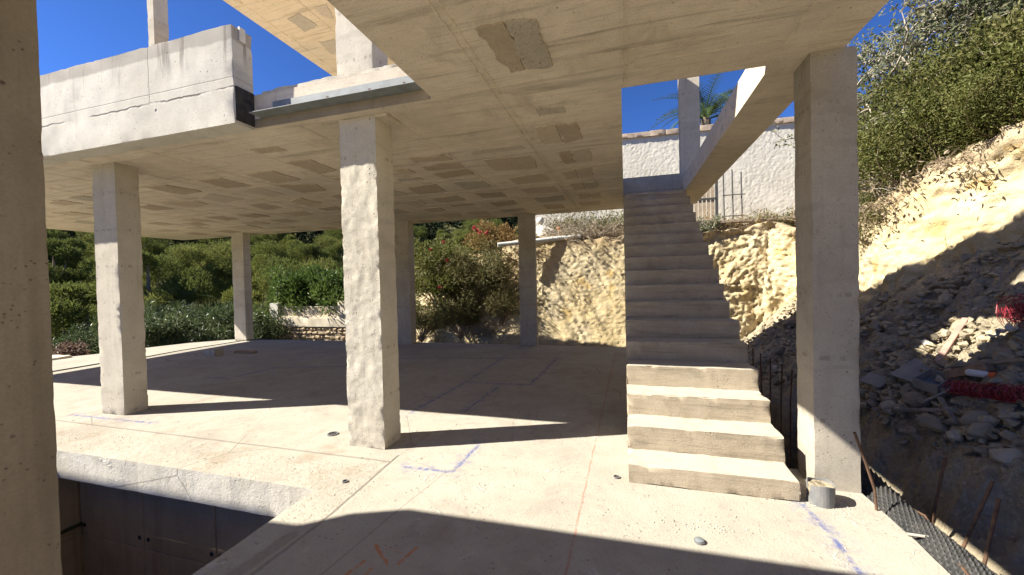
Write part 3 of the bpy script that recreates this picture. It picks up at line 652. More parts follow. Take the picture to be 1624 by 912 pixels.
M['bounce_soil'] = rubble_mat('pale_bounce_soil', (0.5, 0.43, 0.3), (0.42, 0.36, 0.25), (0.55, 0.48, 0.36))  # pale ground added to bounce sunlight up under the slab
for a_ in [((-30, -14), (-20, 6.4), -0.45), ((1.6, 14), (-20, -2.2), -0.3), ((-14, 1.6), (-22, -9.02), -0.12)]:
    qx, qy = np.meshgrid(np.linspace(*a_[0], 40), np.linspace(*a_[1], 40), indexing='ij')
    tag(link('bounce_ground', grid_mesh('bounce_ground', qx, qy, a_[2]+0.06*fbm(np.stack([qx, qy, qx*0], -1)*.6, 4, 3)), M['bounce_soil']), kind='structure')

# cut cliff of yellow marl: a wall swept along a line in plan
PL = np.array([(-11, 13.2, -0.3), (-8.8, 12.8, 0.2), (-7.0, 12.0, 1.3), (-4.9, 11.6, 2.3), (-3.0, 11.1, 2.7), (-1.2, 11.2, 2.68), (0.6, 11.3, 2.6), (2.3, 11.45, 2.78), (3.5, 11.5, 2.72), (4.15, 11.0, 2.6), (4.2, 9.8, 2.5), (3.95, 8.5, 2.45), (3.78, 7.75, 2.48), (4.02, 7.05, 2.95), (4.25, 6.5, 3.24), (4.5, 5.9, 3.32), (4.65, 5.0, 3.25), (4.85, 2, 3.35), (5.0, -3, 3.4)])
sl_ = np.concatenate([[0], np.cumsum(np.hypot(*(PL[1:, :2]-PL[:-1, :2]).T))])
s = np.arange(0, sl_[-1], 0.036); px = np.interp(s, sl_, PL[:, 0]); py = np.interp(s, sl_, PL[:, 1]); pt = np.interp(s, sl_, PL[:, 2])
k9 = np.ones(21)/21
sm = lambda a: np.convolve(np.pad(a, 10, mode='edge'), k9, 'valid')
px, py, pt = sm(px), sm(py), sm(pt)
tx, ty = np.gradient(px), np.gradient(py); L = np.hypot(tx, ty); nx, ny = ty/L, -tx/L        # normal towards the house
pt = pt+fbm(np.stack([s*0.8, s*0, s*0], -1), 31, 4)*0.14
vv = np.concatenate([np.linspace(0, 1, 104), [1.006, 1.012, 1.02, 1.03, 1.05]])
Sg, Vg = np.meshgrid(s, vv, indexing='ij'); zb = -0.7
Zg = zb+(pt[:, None]-zb)*np.minimum(Vg, 1)
P3 = np.stack([px[:, None]+0*Vg, py[:, None]+0*Vg, Zg], -1)
warp = P3+0.5*np.stack([vnoise(P3*1.3, 71), vnoise(P3*1.3, 72), vnoise(P3*1.3, 73)], -1)
amp_ = 0.85-0.78*np.clip(2.0-np.abs(P3[..., 0]+1.1)/1.1, 0, 1)
amp_ = amp_*(1-0.2*np.clip(P3[..., 0]-3.2, 0, 1))
d = (0.05+0.05*amp_)*fbm(warp*np.array([0.9, 0.9, 0.8]), 41, 3)
rid = 1-np.abs(fbm(warp*np.array([2.6, 2.6, 1.6]), 44, 4, 0.6)); d += 0.085*amp_*(rid-0.6)
d += 0.055*amp_*(1-np.abs(fbm(warp*np.array([6, 6, 9]), 47, 4, 0.65)))
d += 0.030*(0.4+0.6*amp_)*fbm(P3*np.array([15, 15, 19]), 49, 3, 0.6)
d += 0.04*(1-np.abs(fbm(np.stack([Sg*2.4, Zg*0.45, 0*Sg], -1), 83, 3)))*np.clip(P3[..., 0]-2.6, 0, 1)
d += 0.025*np.abs(fbm(warp*np.array([1.6, 1.6, 7]), 85, 3))*np.clip(P3[..., 0]-1.5, 0, 1)
cell = fbm(warp*np.array([3.3, 3.3, 5.0]), 57, 2); d -= 0.10*amp_*np.clip(cell-0.35, 0, 1)
teeth = 1-np.abs(fbm(np.stack([Sg*4.5+Zg*2.6, Zg*0.7, 0*Sg], -1), 52, 2)); d += 0.05*teeth*np.clip(1.2-np.abs(P3[..., 0]+1.0)/2, 0, 1)
batter = -(np.minimum(Vg, 1))*0.5*0+(0.55-0.42*np.clip(P3[..., 0]-2.2, 0, 1))*(1-np.minimum(Vg, 1))**1.4
over = np.clip((Vg-0.9)/0.1, 0, 1)*0.12
off = d+batter+over*fbm(P3*2, 55, 3); lip = np.clip((Vg-1)/0.05, 0, 1)
off = off-lip*6.0
Zc = Zg+lip*0.25+np.where(Vg > 0.97, 0.05*fbm(P3*4, 58, 3), 0)
Xc = P3[..., 0]+nx[:, None]*off; Yc = P3[..., 1]+ny[:, None]*off
tag(link('cliff', grid_mesh('cliff', Xc, Yc, Zc, True, np.clip((Vg-0.55)/0.45, 0, 1)), M['cliff']), kind='structure')
tag(MB().box(-3.5, 70, 13, 90, 0, 2.6).box(9, 70, -30, 13, 0, 3.3).build('upper_ground', M['ground']), kind='structure')

# rubble slope and the trench along the floor
def slope_z(x, y):
    z = -0.25+0.95*(x-2)-0.1*(y-5)-np.clip(y-6.5, 0, 6)*0.12+np.clip(y-9, 0, 4)*0.25
    z = z+0.07*fbm(np.stack([x, y, 0*x], -1)*0.9, 61, 3)
    return np.where(x < 2.4, np.interp(x, [1.0, 1.6, 1.96, 2.06, 2.4], [-1.7, -1.6, -1.5, -0.26, 0])+np.minimum(z, 0.6)*np.clip((x-2.1)/0.3, 0, 1), z)
rx, ry = np.meshgrid(np.concatenate([np.linspace(1.0, 2.1, 20), np.linspace(2.13, 5.4, 150)]), np.linspace(-3, 11.8, 480), indexing='ij')
rz = slope_z(rx+0.10*fbm(np.stack([rx, ry, rx*0], -1)*2.2, 63, 3), ry)
Pn = np.stack([rx, ry, rz], -1)
wp = Pn+0.12*np.stack([vnoise(Pn*4, 81), vnoise(Pn*4, 82), vnoise(Pn*4, 83)], -1)
rz = rz+0.085*(1-np.abs(fbm(wp*4.2, 66, 4, 0.6)))+0.05*np.round(3*fbm(wp*6, 69, 2))/3+0.03*fbm(Pn*15, 68, 3)-0.09
tag(link('rubble_slope', grid_mesh('rubble_slope', rx, ry, rz), M['rubble']), kind='structure')

# ------------------------------------------------------------------ rocks
def rock_mesh(name, seed, n=14, flat=0.6):
    rg = np.random.default_rng(seed); p = rg.normal(size=(n, 3)); p /= np.linalg.norm(p, axis=1, keepdims=True); p *= rg.uniform(0.75, 1.0, (n, 1)); p *= np.array([1, rg.uniform(.6, .95), flat*rg.uniform(.7, 1.2)])
    bm = bmesh.new(); [bm.verts.new(q) for q in p]; r = bmesh.ops.convex_hull(bm, input=bm.verts[:])
    bmesh.ops.delete(bm, geom=[v for v in bm.verts if not v.link_faces], context='VERTS')
    bmesh.ops.bevel(bm, geom=bm.edges[:], offset=0.05, segments=1, affect='EDGES')
    bmesh.ops.recalc_face_normals(bm, faces=bm.faces[:]); bmesh.ops.triangulate(bm, faces=bm.faces[:])
    me = bpy.data.meshes.new(name); bm.to_mesh(me); bm.free(); return me
RM = {k: [] for k in ('rock_grey', 'rock_cream', 'rock_white')}
for k in RM:
    for i in range(7):
        me = rock_mesh('rock', 200+i+37*len(k), 13+i, 0.65+0.07*i); me.materials.append(M[k]); RM[k].append(me)
def zat(x, y): return float(slope_z(np.array([x]), np.array([y]))[0])
def rock(x, y, s, kind, label, group=None, z=None, rot=None, sc=(1, 1, 1)):
    o = link('rock', RM[kind][random.randrange(7)]); z = zat(x, y)+s*0.22 if z is None else z
    o.location = (x, y, z); o.rotation_euler = rot or (random.uniform(-.4, .4), random.uniform(-.4, .4), random.uniform(0, 6.3)); o.scale = (s*sc[0], s*sc[1], s*sc[2])
    return tag(o, label, 'rock', group)
# gravel that nobody could count
def gravel(name, n, sampler, smin, smax, mat, seed):
    rg = np.random.default_rng(seed); V = []; Fs = []; off = 0
    base = [rock_mesh('tmp', 300+i, 12, 0.95) for i in range(6)]
    arr = []
    for b in base:
        v = np.zeros(len(b.vertices)*3); b.vertices.foreach_get('co', v); f = np.array([p.vertices[:] for p in b.polygons]); arr.append((v.reshape(-1, 3), f))
    for i in range(n):
        v, f = arr[i % 6]; q = rg.normal(size=4); q /= np.linalg.norm(q); w, x, y, z = q
        Rm = np.array([[1-2*(y*y+z*z), 2*(x*y-z*w), 2*(x*z+y*w)], [2*(x*y+z*w), 1-2*(x*x+z*z), 2*(y*z-x*w)], [2*(x*z-y*w), 2*(y*z+x*w), 1-2*(x*x+y*y)]])
        s_ = smin+(smax-smin)*rg.random()**4.5
        V.append(v@Rm.T*s_*np.array([1, 1, .72])+np.array(sampler(rg, s_))); Fs.append(f+off); off += len(v)
    for b in base: bpy.data.meshes.remove(b)
    return tag(link(name, np_mesh(name, np.concatenate(V), np.concatenate(Fs)), mat), kind='stuff')
def on_slope(rg, s_):
    x = 2.36+rg.random()**1.2*2.0; y = 2.0+rg.random()**1.3*9.0; return (x, y, zat(x, y)+s_*0.1)
gravel('rubble', 8000, on_slope, 0.008, 0.10, M['rubble'], 4)
gravel('cream_rubble', 2600, on_slope, 0.008, 0.09, M['rubble_light'], 14)
gravel('mortar_crumbs', 170, lambda rg, s_: (0.42+rg.normal()*0.13, 2.60+rg.normal()*0.035, s_*0.3), 0.003, 0.010, M['floor'], 5)
gravel('stair_crumbs', 300, lambda rg, s_: (1.26+rg.normal()*0.11, 3.02+rg.normal()*0.08, s_*0.3), 0.002, 0.010, M['floor'], 6)
gravel('floor_crumbs', 420, lambda rg, s_: ((lambda t: (-2.2+rg.normal()*0.18, 2.75+t*0.4, s_*0.25) if t < 0 else (-2.3-3.5*t, 2.7+rg.normal()*0.15, s_*0.25))(rg.uniform(-1, 1))), 0.002, 0.008, M['floor'], 7)

gravel('floor_grit', 700, lambda rg, s_: (rg.uniform(-6.5, 1.0), 2.75+rg.random()**2*5, s_*0.25), 0.002, 0.012, M['floor'], 8)
RX = [(2.33, 4.24, .07, 'rock_grey'), (2.94, 5.68, .10, 'rock_grey'), (3.19, 5.92, .11, 'rock_grey'), (3.31, 5.81, .07, 'rock_cream'), (3.21, 6.34, .12, 'rock_grey'), (2.5, 3.68, .11, 'rock_grey'), (2.55, 3.5, .1, 'rock_grey'),
      (2.39, 3.61, .09, 'rock_grey'), (2.43, 3.38, .11, 'rock_cream'), (2.58, 3.35, .09, 'rock_grey'), (2.41, 3.8, .06, 'rock_cream'), (2.54, 3.78, .12, 'rock_grey'), (3.67, 5.46, .09, 'rock_grey'), (3.6, 5.78, .1, 'rock_cream'),
      (3.57, 6.25, .1, 'rock_grey'), (3.88, 5.54, .08, 'rock_cream'), (3.99, 5.41, .09, 'rock_grey'), (3.1, 4.58, .05, 'rock_cream'), (3.46, 9.9, .16, 'rock_grey'), (3.2, 9.7, .2, 'rock_grey'), (3.67, 7.08, .1, 'rock_grey'), (2.95, 8.9, .17, 'rock_grey'),
      (2.65, 3.66, .06, 'rock_cream'), (2.78, 5.45, .08, 'rock_grey'), (2.87, 5.23, .07, 'rock_grey'), (2.6, 3.2, .1, 'rock_grey'), (2.55, 4.47, .12, 'rock_grey'), (2.74, 4.42, .09, 'rock_cream'), (2.5, 5.0, .07, 'rock_grey'), (3.4, 4.9, .06, 'rock_cream'),
      (3.45, 5.15, .05, 'rock_cream'), (3.2, 5.15, .05, 'rock_cream'), (2.6, 8.2, .14, 'rock_cream'), (3.35, 8.2, .12, 'rock_grey')]
for x, y, s_, k in RX:
    col = {'rock_grey': 'grey', 'rock_cream': 'cream', 'rock_white': 'white'}[k]
    where = 'behind the staircase' if y > 8 else 'high on the rubble slope' if zat(x, y) > .72 else 'among the trays and boards' if y > 4.3 else 'below the red coil near the trench'
    rock(x, y, s_, k, ('large ' if s_ > .1 else 'small ')+col+' angular rock lying in the rubble '+where, ('large ' if s_ > .1 else 'small ')+col+' rocks in the rubble '+where)
rock(3.09, 5.23, .06, 'rock_white', 'white rock at the left end of the sunlit patch of rubble')
rock(2.45, 4.65, 0.10, 'rock_cream', 'rounded tan rock in the rubble just right of the tall column', rot=(0, 0, 1))
rock(2.43, 4.05, 0.17, 'rock_grey', 'long flat grey slab of rock below the grey batten', rot=(0.1, 0, 1.5), sc=(1.2, .7, .45))

# ------------------------------------------------------------------ things lying about
def hollow(name, c, r, h, th, notch=None, n=28, tilt=0.0):
    m = MB(); v = []; f = []
    for k in range(n):
        a = 2*math.pi*k/n; hh = h*(1+0.05*math.sin(3*a))
        if notch and abs((a-notch+math.pi) % (2*math.pi)-math.pi) < 0.42: hh = h*0.35
        for rr, z in ((r, 0), (r, hh), (r-th, hh), (r-th, 0.0)): v.append((c[0]+rr*math.cos(a), c[1]+rr*math.sin(a), c[2]+z))
    for k in range(n):
        a, b = k*4, ((k+1) % n)*4
        for j in range(3): f.append((a+j, b+j, b+j+1, a+j+1))
    return m.add(v, f).mesh(name)
pv = empty('pipe_stub', (1.245, 3.08, 0), 'broken grey drain pipe stub standing at the foot of the stairs', 'pipe')
pin(link('pipe', hollow('pipe', (1.245, 3.08, -0.01), 0.078, 0.145, 0.007, notch=math.pi), M['pvc']), pv)
m = MB(); m.tube([(1.245, 3.08, 0.0), (1.245, 3.08, 0.12)], [0.07, 0.07], 20); pin(m.build('rubble_fill', M['rubble']), pv)
for x, y, r, lab in [(-2.94, 3.33, 0.055, 'open round pipe sleeve in the floor left of the lumpy column'), (-2.14, 2.54, 0.022, 'small dark hole in the floor by the pit corner'), (-0.09, 3.1, 0.025, 'small dark hole in the floor beside the first step')]:
    e = empty('floor_sleeve', (x, y, 0), lab, 'floor sleeve')
    pin(link('rim', hollow('rim', (x, y, 0.001), r, 0.010, r*0.2, n=20), M['pvc']), e)
    m = MB(); m.tube([(x, y, 0.001), (x, y, 0.004)], r*0.85, 16); pin(m.build('hole', M['rubber']), e)
e = empty('round_cover', (0.39, 2.45, 0), 'small grey round cover lying on the floor before the stairs', 'cover')
m = MB(); m.tube([(0.39, 2.45, 0.001), (0.39, 2.45, 0.016), (0.39, 2.45, 0.02)], [0.026, 0.026, 0.02], 18); pin(m.build('lid', M['steel'], smooth=40), e)
pin(link('rim', hollow('rim', (0.39, 2.45, 0.0), 0.03, 0.012, 0.003, n=20), M['pvc']), e)

def rod(name, pts, r, mat, lab, cat, group=None, n=7):
    m = MB(); m.tube(pts, r, n); return tag(m.build(name, mat, smooth=50), lab, cat, group)
rod('cable', [(-11.1, 2.2, 0.012), (-10.8, 3.4, 0.012), (-10.62, 4.6, 0.012), (-10.66, 5.4, 0.012), (-10.52, 6.2, 0.012), (-10.5, 6.9, 0.03), (-10.45, 7.8, 0.03), (-10.3, 8.45, 0.05), (-9.9, 8.9, 0.03)], 0.011, M['black_cable'], 'black cable running along the sunlit strip at the far left floor edge', 'cable')
blk = link('concrete_block', rough_box('concrete_block', -9.3, -8.93, 6.55, 6.75, -0.001, 0.15, seg=0.05, amp=0.004, chip=0.01, seed=77), M['column_grey']); tag(blk, 'small grey concrete block lying on the shaded floor far left', 'block')
tag(link('timber_offcut', bevel_mesh(MB().box(-8.9, -8.3, 6.98, 7.08, 0, 0.05).mesh('timber_offcut'), 0.004, 1), M['wood']), 'dark timber offcut beside the small concrete block', 'timber')
tag(link('stone_block', rough_box('stone_block', -13.05, -12.45, 5.5, 5.85, -0.3, 0.05, seg=0.07, amp=0.01, chip=0.03, seed=78), M['cream_wall']), 'pale stone block at the far left end of the floor', 'block')

BARS = [([(1.545, 3.06, 0.0), (1.53, 3.05, 0.14), (1.47, 3.03, 0.33), (1.40, 3.0, 0.52)], 'bent rusty rebar rising against the foot of the right column'),
        ([(1.91, 3.2, -0.9), (1.915, 3.2, -0.1), (1.985, 3.2, 0.33)], 'upright rusty rebar in the trench nearest the right column'),
        ([(1.72, 2.75, -0.9), (1.81, 2.8, -0.04), (1.945, 2.8, 0.37)], 'leaning rusty rebar in the middle of the trench'),
        ([(1.74, 2.6, -0.9), (1.76, 2.6, -0.05), (1.83, 2.6, 0.365)], 'rusty rebar nearest the lower right corner in the trench')]
for p, lab in BARS: rod('rebar', p, 0.0085, M['rust'], lab, 'rebar', 'rebar standing in the trench')
for i in range(8):
    x = 1.36+0.055*i+random.uniform(-.012, .012); y = 5.3-0.12*i
    rod('rebar', [(x, y, -0.9), (x+.01, y, 0.2), (x+random.uniform(.0, .03), y, 0.72-0.035*i)], 0.008, M['rust'], 'thin dark rebar in the row standing behind the staircase', 'rebar', 'rebar row behind the stairs', 5)
rod('wire', [(1.80, 3.3, -0.05), (1.76, 3.0, 0.03), (1.70, 2.75, 0.0), (1.63, 2.5, 0.02), (1.60, 2.3, 0.0)], 0.007, M['rust'], 'long thin rusty bar lying over the black membrane', 'bar')
rod('stick', [(1.56, 2.80, 0.012), (1.66, 2.78, 0.02), (1.76, 2.77, 0.0)], 0.008, M['twig'], 'short pale stick lying across the black membrane', 'stick')

# dimpled drainage membrane along the floor edge
u, v = np.meshgrid(np.linspace(0, 1, 60), np.linspace(0, 2.25, 390), indexing='ij')
sx = 1.58+0.20*u; sy = 1.6+v; szz = -0.05+0.10*np.sin(np.minimum(u*1.25, 1.15)*1.9)+0.014*np.sin(v*6+1)*u-0.10*np.clip(u-.8, 0, 1)
ph = 2*math.pi
cellu, cellv = u*0.24/0.030, v/0.030
dim = np.clip(np.cos(ph*(cellu+0.5*(np.floor(cellv) % 2)))*0.9+np.sin(ph*cellv/1.0)*0.9-0.3, 0, 1)
szz = szz+dim*0.016-0.01
me = grid_mesh('dimple_membrane', sx+0.03*np.sin(v*4)*u, sy, szz); 
mo = tag(link('dimple_membrane', me, M['membrane']), 'black dimpled drainage membrane along the broken floor edge', 'membrane')
rod('pipe', [(1.60, 2.4, -0.06), (1.62, 2.9, -0.05)], 0.012, M['pvc'], 'thin grey conduit stub beside the black membrane', 'pipe')

def plank(p, q, w, t, mat, name, lab, cat='plank'):
    p = Vector(p); q = Vector(q); d = q-p; L = d.length; o = link(name, bevel_mesh(MB().box(0, L, -w/2, w/2, -t/2, t/2).mesh(name), 0.004, 1), mat)
    o.location = p; o.rotation_euler = d.to_track_quat('X', 'Z').to_euler(); return tag(o, lab, cat)
def sp(x, y, dz=0.03): return (x, y, zat(x, y)+dz)
plank(sp(2.87, 4.72, .05), sp(3.28, 5.02, .07), 0.05, 0.03, M['wood_pink'], 'plank', 'red-brown plank lying in the sunlit patch of rubble')
plank(sp(2.83, 4.45, .05), sp(2.93, 3.85, .08), 0.05, 0.025, M['wood_grey'], 'plank', 'grey board lying just below the sunlit patch of rubble')
plank(sp(2.46, 3.86, .05), sp(2.57, 4.2, .08), 0.032, 0.03, M['wood_grey'], 'stick', 'short stick leaning on the flat rock slab', 'stick')
plank(sp(2.43, 4.52, .04), sp(2.54, 4.05, .04), 0.045, 0.03, M['wood_grey'], 'timber_batten', 'grey batten lying flat below the grey tray', 'timber')
plank(sp(2.53, 4.32, .06), sp(2.70, 4.2, .06), 0.055, 0.015, M['tray'], 'plank', 'short grey board leaning beside the grey tray')
plank(sp(2.76, 4.40, .05), sp(2.86, 4.14, .06), 0.09, 0.07, M['wood'], 'timber_beam', 'thick brown timber under the sunlit patch of rubble', 'timber')
tr = empty('plastic_tray', sp(2.66, 4.42, .05), 'tipped grey plastic tray among the rocks', 'tray'); tr.rotation_euler = (0.2, -0.35, 0.5); tr.scale = (.72, .72, .72)
for nm, b in [('base', (-.16, .16, -.12, .12, 0, .012)), ('side', (-.16, .16, -.12, -.108, .012, .13)), ('side', (-.16, .16, .108, .12, .012, .13)), ('side', (-.16, -.148, -.108, .108, .012, .13)), ('side', (.148, .16, -.108, .108, .012, .13))]:
    MB().box(*b).build(nm, M['tray'], tr)
o = link('board_sheet', bevel_mesh(MB().box(-.15, .15, -.17, .17, -.008, .008).mesh('board_sheet'), 0.004, 1), M['sheet']); o.location = sp(2.79, 4.86, .04); o.rotation_euler = (0.05, -.62, 0.1); tag(o, 'bluish grey board lying behind the grey tray', 'board')
o = link('roof_tile', bevel_mesh(MB().box(-.09, .09, -.12, .12, -.012, .012).mesh('roof_tile'), 0.006, 1), M['tray']); o.location = sp(2.62, 5.2, .05); o.rotation_euler = (0.1, -.5, .3); tag(o, 'dark grey flat slab in the rubble right of the tall column', 'slab')
e = empty('plastic_bottle', sp(2.79, 4.09, .07), 'dusty white canister with an orange cap among the rubble', 'canister', rz=-1.2); e.scale = (.42, .42, .42)
for nm, p, r, mt in [('body', [(-.28, 0, 0), (-.25, 0, 0), (0, .03, .01), (.06, .035, .015)], [.04, .07, .07, .05], M['white_plastic']), ('cap', [(.06, .035, .015), (.065, .036, .015), (.15, .045, .02)], [.05, .075, .07], M['orange'])]:
    m = MB(); m.tube(p, r, 14); m.build(nm, mt, e, smooth=40)
rgz = np.random.default_rng(9); cx, cy = np.meshgrid(np.linspace(-.24, .24, 22), np.linspace(-.1, .1, 12), indexing='ij')
cz = 0.06*fbm(np.stack([cx*9, cy*9, cx*0], -1), 5, 3)+0.04
o = link('rag', grid_mesh('rag', cx, cy*(1+.3*np.sin(cx*12)), cz), M['white_plastic']); o.location = sp(3.11, 4.36, .05); o.rotation_euler = (0.1, -0.6, -1.0); o.scale = (.4, .5, .6); tag(o, 'crumpled white rag at the right end of the sunlit patch', 'rag')
def tangle(loc, axis, L, rad, n, seed, lab):
    e = empty('spacer_coil', loc, lab, 'plastic coil', 'red spacer coils on the rubble')
    rg = np.random.default_rng(seed); a = Vector(axis).normalized(); b = Vector((0, 0, 1)); b = (b-a*b.dot(a)).normalized(); c = a.cross(b)
    m = MB()
    for k in range(n):
        r = rad*rg.uniform(.55, 1.05); t0 = rg.uniform(0, 6.3); off = rg.normal(0, rad*.25, 2); turns = L/0.05; q = []
        N = int(turns*7)
        for i in range(N+1):
            t = i/N; an = t0+t*turns*6.283*(1 if k % 2 else -1); q.append(a*(L*(t-.5)+rg.normal(0, .006))+b*(r*math.sin(an)+off[0])+c*(r*math.cos(an)+off[1]))
        m.tube(q, 0.0028, 3, False)
    m.build('coil_wire', M['red'], e)
    m = MB()
    for k in range(14):
        off = rg.normal(0, rad*.6, 2); q = [a*(L*(t-.5))+b*(off[0]+rg.normal(0, .012))+c*(off[1]+rg.normal(0, .012)) for t in np.linspace(0, 1, 9)]
        m.tube(q, 0.003, 4, False)
    m.build('strand', M['red'], e)
    return e
tangle(Vector(sp(2.68, 3.83, .09)), (.22, -.75, .12), .62, 0.062, 8, 1, 'red plastic spacer coil lying along the lower rubble by the canister')
tangle(Vector(sp(3.27, 4.26, .12)), (.3, -.8, .3), 0.45, 0.12, 10, 2, 'red plastic spacer tangle higher on the rubble at the right edge')
# small broken bits of red tangle's ties and a spare timber
plank(sp(3.3, 6.9, .05), sp(3.6, 7.0, .05), 0.05, 0.03, M['wood_grey'], 'stick', 'thin grey stick high on the shaded rubble', 'stick')

# ------------------------------------------------------------------ vegetation
def unit(v): return v/np.maximum(np.linalg.norm(v, axis=-1, keepdims=True), 1e-9)
def leaf_mesh(name, pos, dirs, L, Wd, tint, mat, fold=0.15, outw=None):
    n = len(pos); rg = np.random.default_rng(n); dirs = unit(dirs)
    o_ = rg.normal(size=(n, 3)); o_ = unit(o_) if outw is None else unit(outw+.45*o_)
    side = unit(np.cross(dirs, o_)); nrm = np.cross(side, dirs)
    L = L*rg.uniform(.6, 1.25, (n, 1)); Wd = Wd*rg.uniform(.7, 1.2, (n, 1))
    V = np.stack([pos, pos+dirs*L*.45+side*Wd+nrm*L*fold*.3, pos+dirs*L-nrm*L*fold, pos+dirs*L*.45-side*Wd+nrm*L*fold*.3], 1).reshape(-1, 3)
    f = np.arange(4*n).reshape(n, 4); me = np_mesh(name, V, f, False, tint); me.materials.append(mat); return me
def cloud(rg, ncl, radii, rcl, nleaf, shell=0.55, flat=1.0, updir=0.25, low=-1.0, squash=0.8):
    """leaves on clumps spread through an ellipsoid: positions, directions, tint, clump centres"""
    c = unit(rg.normal(size=(ncl, 3))); c[:, 2] = np.maximum(c[:, 2], low); c = c*(shell+(1-shell)*rg.random((ncl, 1)))*np.array(radii)
    k = rg.integers(0, ncl, nleaf); u_ = unit(rg.normal(size=(nleaf, 3))); rr = rcl*rg.uniform(.65, 1.25, ncl)
    p = c[k]+u_*(rr[k]*rg.uniform(.45, 1.0, nleaf))[:, None]*np.array([1, 1, squash])
    d_ = unit(u_+rg.normal(size=(nleaf, 3))*.55+np.array([0, 0, updir]))
    t = np.clip(rg.random(ncl)[k]*.55+rg.random(nleaf)*.45, 0, 1)
    cloud.out = unit(u_+.35*unit(p))
    return p, d_, t, c
def limbs(m, base, tops, r0_, rg, n=5, thin=0.15, mid=None):
    for q in tops:
        a = np.array(base, float); b = np.array(q, float); pts = []
        k = rg.normal(size=3)*np.linalg.norm(b-a)*.10
        for i in range(5):
            t = i/4; pts.append(a+(b-a)*np.array([t, t, t**.8])+k*math.sin(math.pi*t))
        m.tube([tuple(p) for p in pts], [r0_*(1-t*(1-thin)) for t in (0, .25, .5, .75, 1)], n, False)

def make_pine(seed, h, rad, mat, nleaf=24000):
    rg = np.random.default_rng(seed)
    e = bpy.data.objects.new('pine_tree', None); C.objects.link(e)
    p, d_, t, c = cloud(rg, 15, (rad*.9, rad*.9, rad*.72), rad*.33, nleaf, .45, updir=.6, low=-.5, squash=.72); ow = cloud.out
    z0 = h-rad*.78; p[:, 2] += z0; c[:, 2] += z0
    link('crown', leaf_mesh('crown', p, d_, .24, .024, t, mat, outw=ow), None, e)
    m = MB(); lean = rg.normal(size=2)*.25
    m.tube([(0, 0, -1.5), (lean[0]*.3, lean[1]*.3, h*.3), (lean[0], lean[1], z0), (lean[0], lean[1], h-.6)], [.2, .16, .11, .03], 7, False)
    limbs(m, (lean[0]*.8, lean[1]*.8, z0-rad*.5), c[:16], .07, rg, 4)
    m.build('trunk', M['bark'], e); return e
pines = [make_pine(1, 7.0, 2.9, M['pine']), make_pine(2, 7.6, 3.3, M['pine_olive']), make_pine(3, 6.3, 2.6, M['pine']), make_pine(4, 8.6, 2.7, M['pine_olive'])]
spots = []
for r_, a0, a1, step_, lo in [(25, 38, 72, 8.5, -6.8), (33, 36, 74, 7.5, -5.4), (42, 36, 74, 6.2, -3.6), (54, 19, 74, 5.4, -1.6), (70, 18, 74, 4.6, 0.2)]:
    a = a0
    while a < a1:
        aa = a+rng.uniform(-1.6, 1.6); rr = r_+rng.uniform(-2.5, 2.5); x, y = -rr*math.sin(R(aa)), rr*math.cos(R(aa))
        spots.append((x, y, lo+rng.uniform(-1.2, 1.0)+(2.5 if aa < 33 else 0)+(1.2 if 40 < aa < 50 and r_ > 35 else 0), rng.uniform(.85, 1.15))); a += step_
for i, (x, y, z, s_) in enumerate(spots):
    o = pines[i] if i < 4 else copy_tree(pines[i % 4])
    o.location = (x, y, z); o.rotation_euler.z = rng.uniform(0, 6.28); s_ *= 1.12; o.scale = (s_, s_, s_*rng.uniform(.9, 1.1))
    az_ = math.degrees(math.atan2(-x, y)); rr_ = math.hypot(x, y)
    gap = ('between lumpy column and red flowered shrub' if az_ < 34 else 'between slim far column and lumpy column' if az_ < 51 else 'between sunlit left column and slim far column' if az_ < 61 else 'left of sunlit left column')
    row = 'front' if rr_ < 29 else 'second' if rr_ < 37.5 else 'third' if rr_ < 48 else 'upper' if rr_ < 62 else 'hindmost'
    tag(o, 'round green pine, '+row+' row, '+gap, 'pine tree', 'pines in the '+row+' row seen '+gap)
# the dark wooded hill beyond
rgh = np.random.default_rng(77); n = 900
az = np.radians(rgh.uniform(8, 80, n)); rr = 90+rgh.random(n)**.8*170; hx, hy = -rr*np.sin(az), rr*np.cos(az); hz = terrain_z(hx, hy)
pp, dd, tt = [], [], []
for i in range(n):
    p, d_, t, c = cloud(rgh, 9, (3.2, 3.2, 2.2), 1.5, 170, .5, updir=.4)
    pp.append(p+np.array([hx[i], hy[i], hz[i]+3.2])); dd.append(d_); tt.append(t)
tag(link('wooded_hill', leaf_mesh('wooded_hill', np.concatenate(pp), np.concatenate(dd), 1.1, .34, np.concatenate(tt), M['pine_dark'])), kind='stuff')

def make_bush(name, seed, radii, mat, nleaf, L, Wd, ncl=30, rcl=.3, stems=14, stem_mat='bark', sr=.014, low=-.2, updir=.5, lift=0.0, shell=.5):
    rg = np.random.default_rng(seed); e = bpy.data.objects.new(name, None); C.objects.link(e)
    p, d_, t, c = cloud(rg, ncl, radii, rcl, nleaf, shell, updir=updir, low=low); ow = cloud.out; zz = radii[2]*(.55)+lift; p[:, 2] += zz; c[:, 2] += zz
    link('foliage', leaf_mesh('foliage', p, d_, L, Wd, t, M[mat] if isinstance(mat, str) else mat, outw=ow), None, e)
    m = MB(); limbs(m, (0, 0, -.25), c[:stems], sr, rg, 4, .3); m.build('stem', M[stem_mat], e); return e
def place(o, loc, rz, s_, lab, cat, group=None):
    o.location = loc; o.rotation_euler.z = rz; o.scale = (s_ if isinstance(s_, tuple) else (s_, s_, s_)); return tag(o, lab, cat, group)
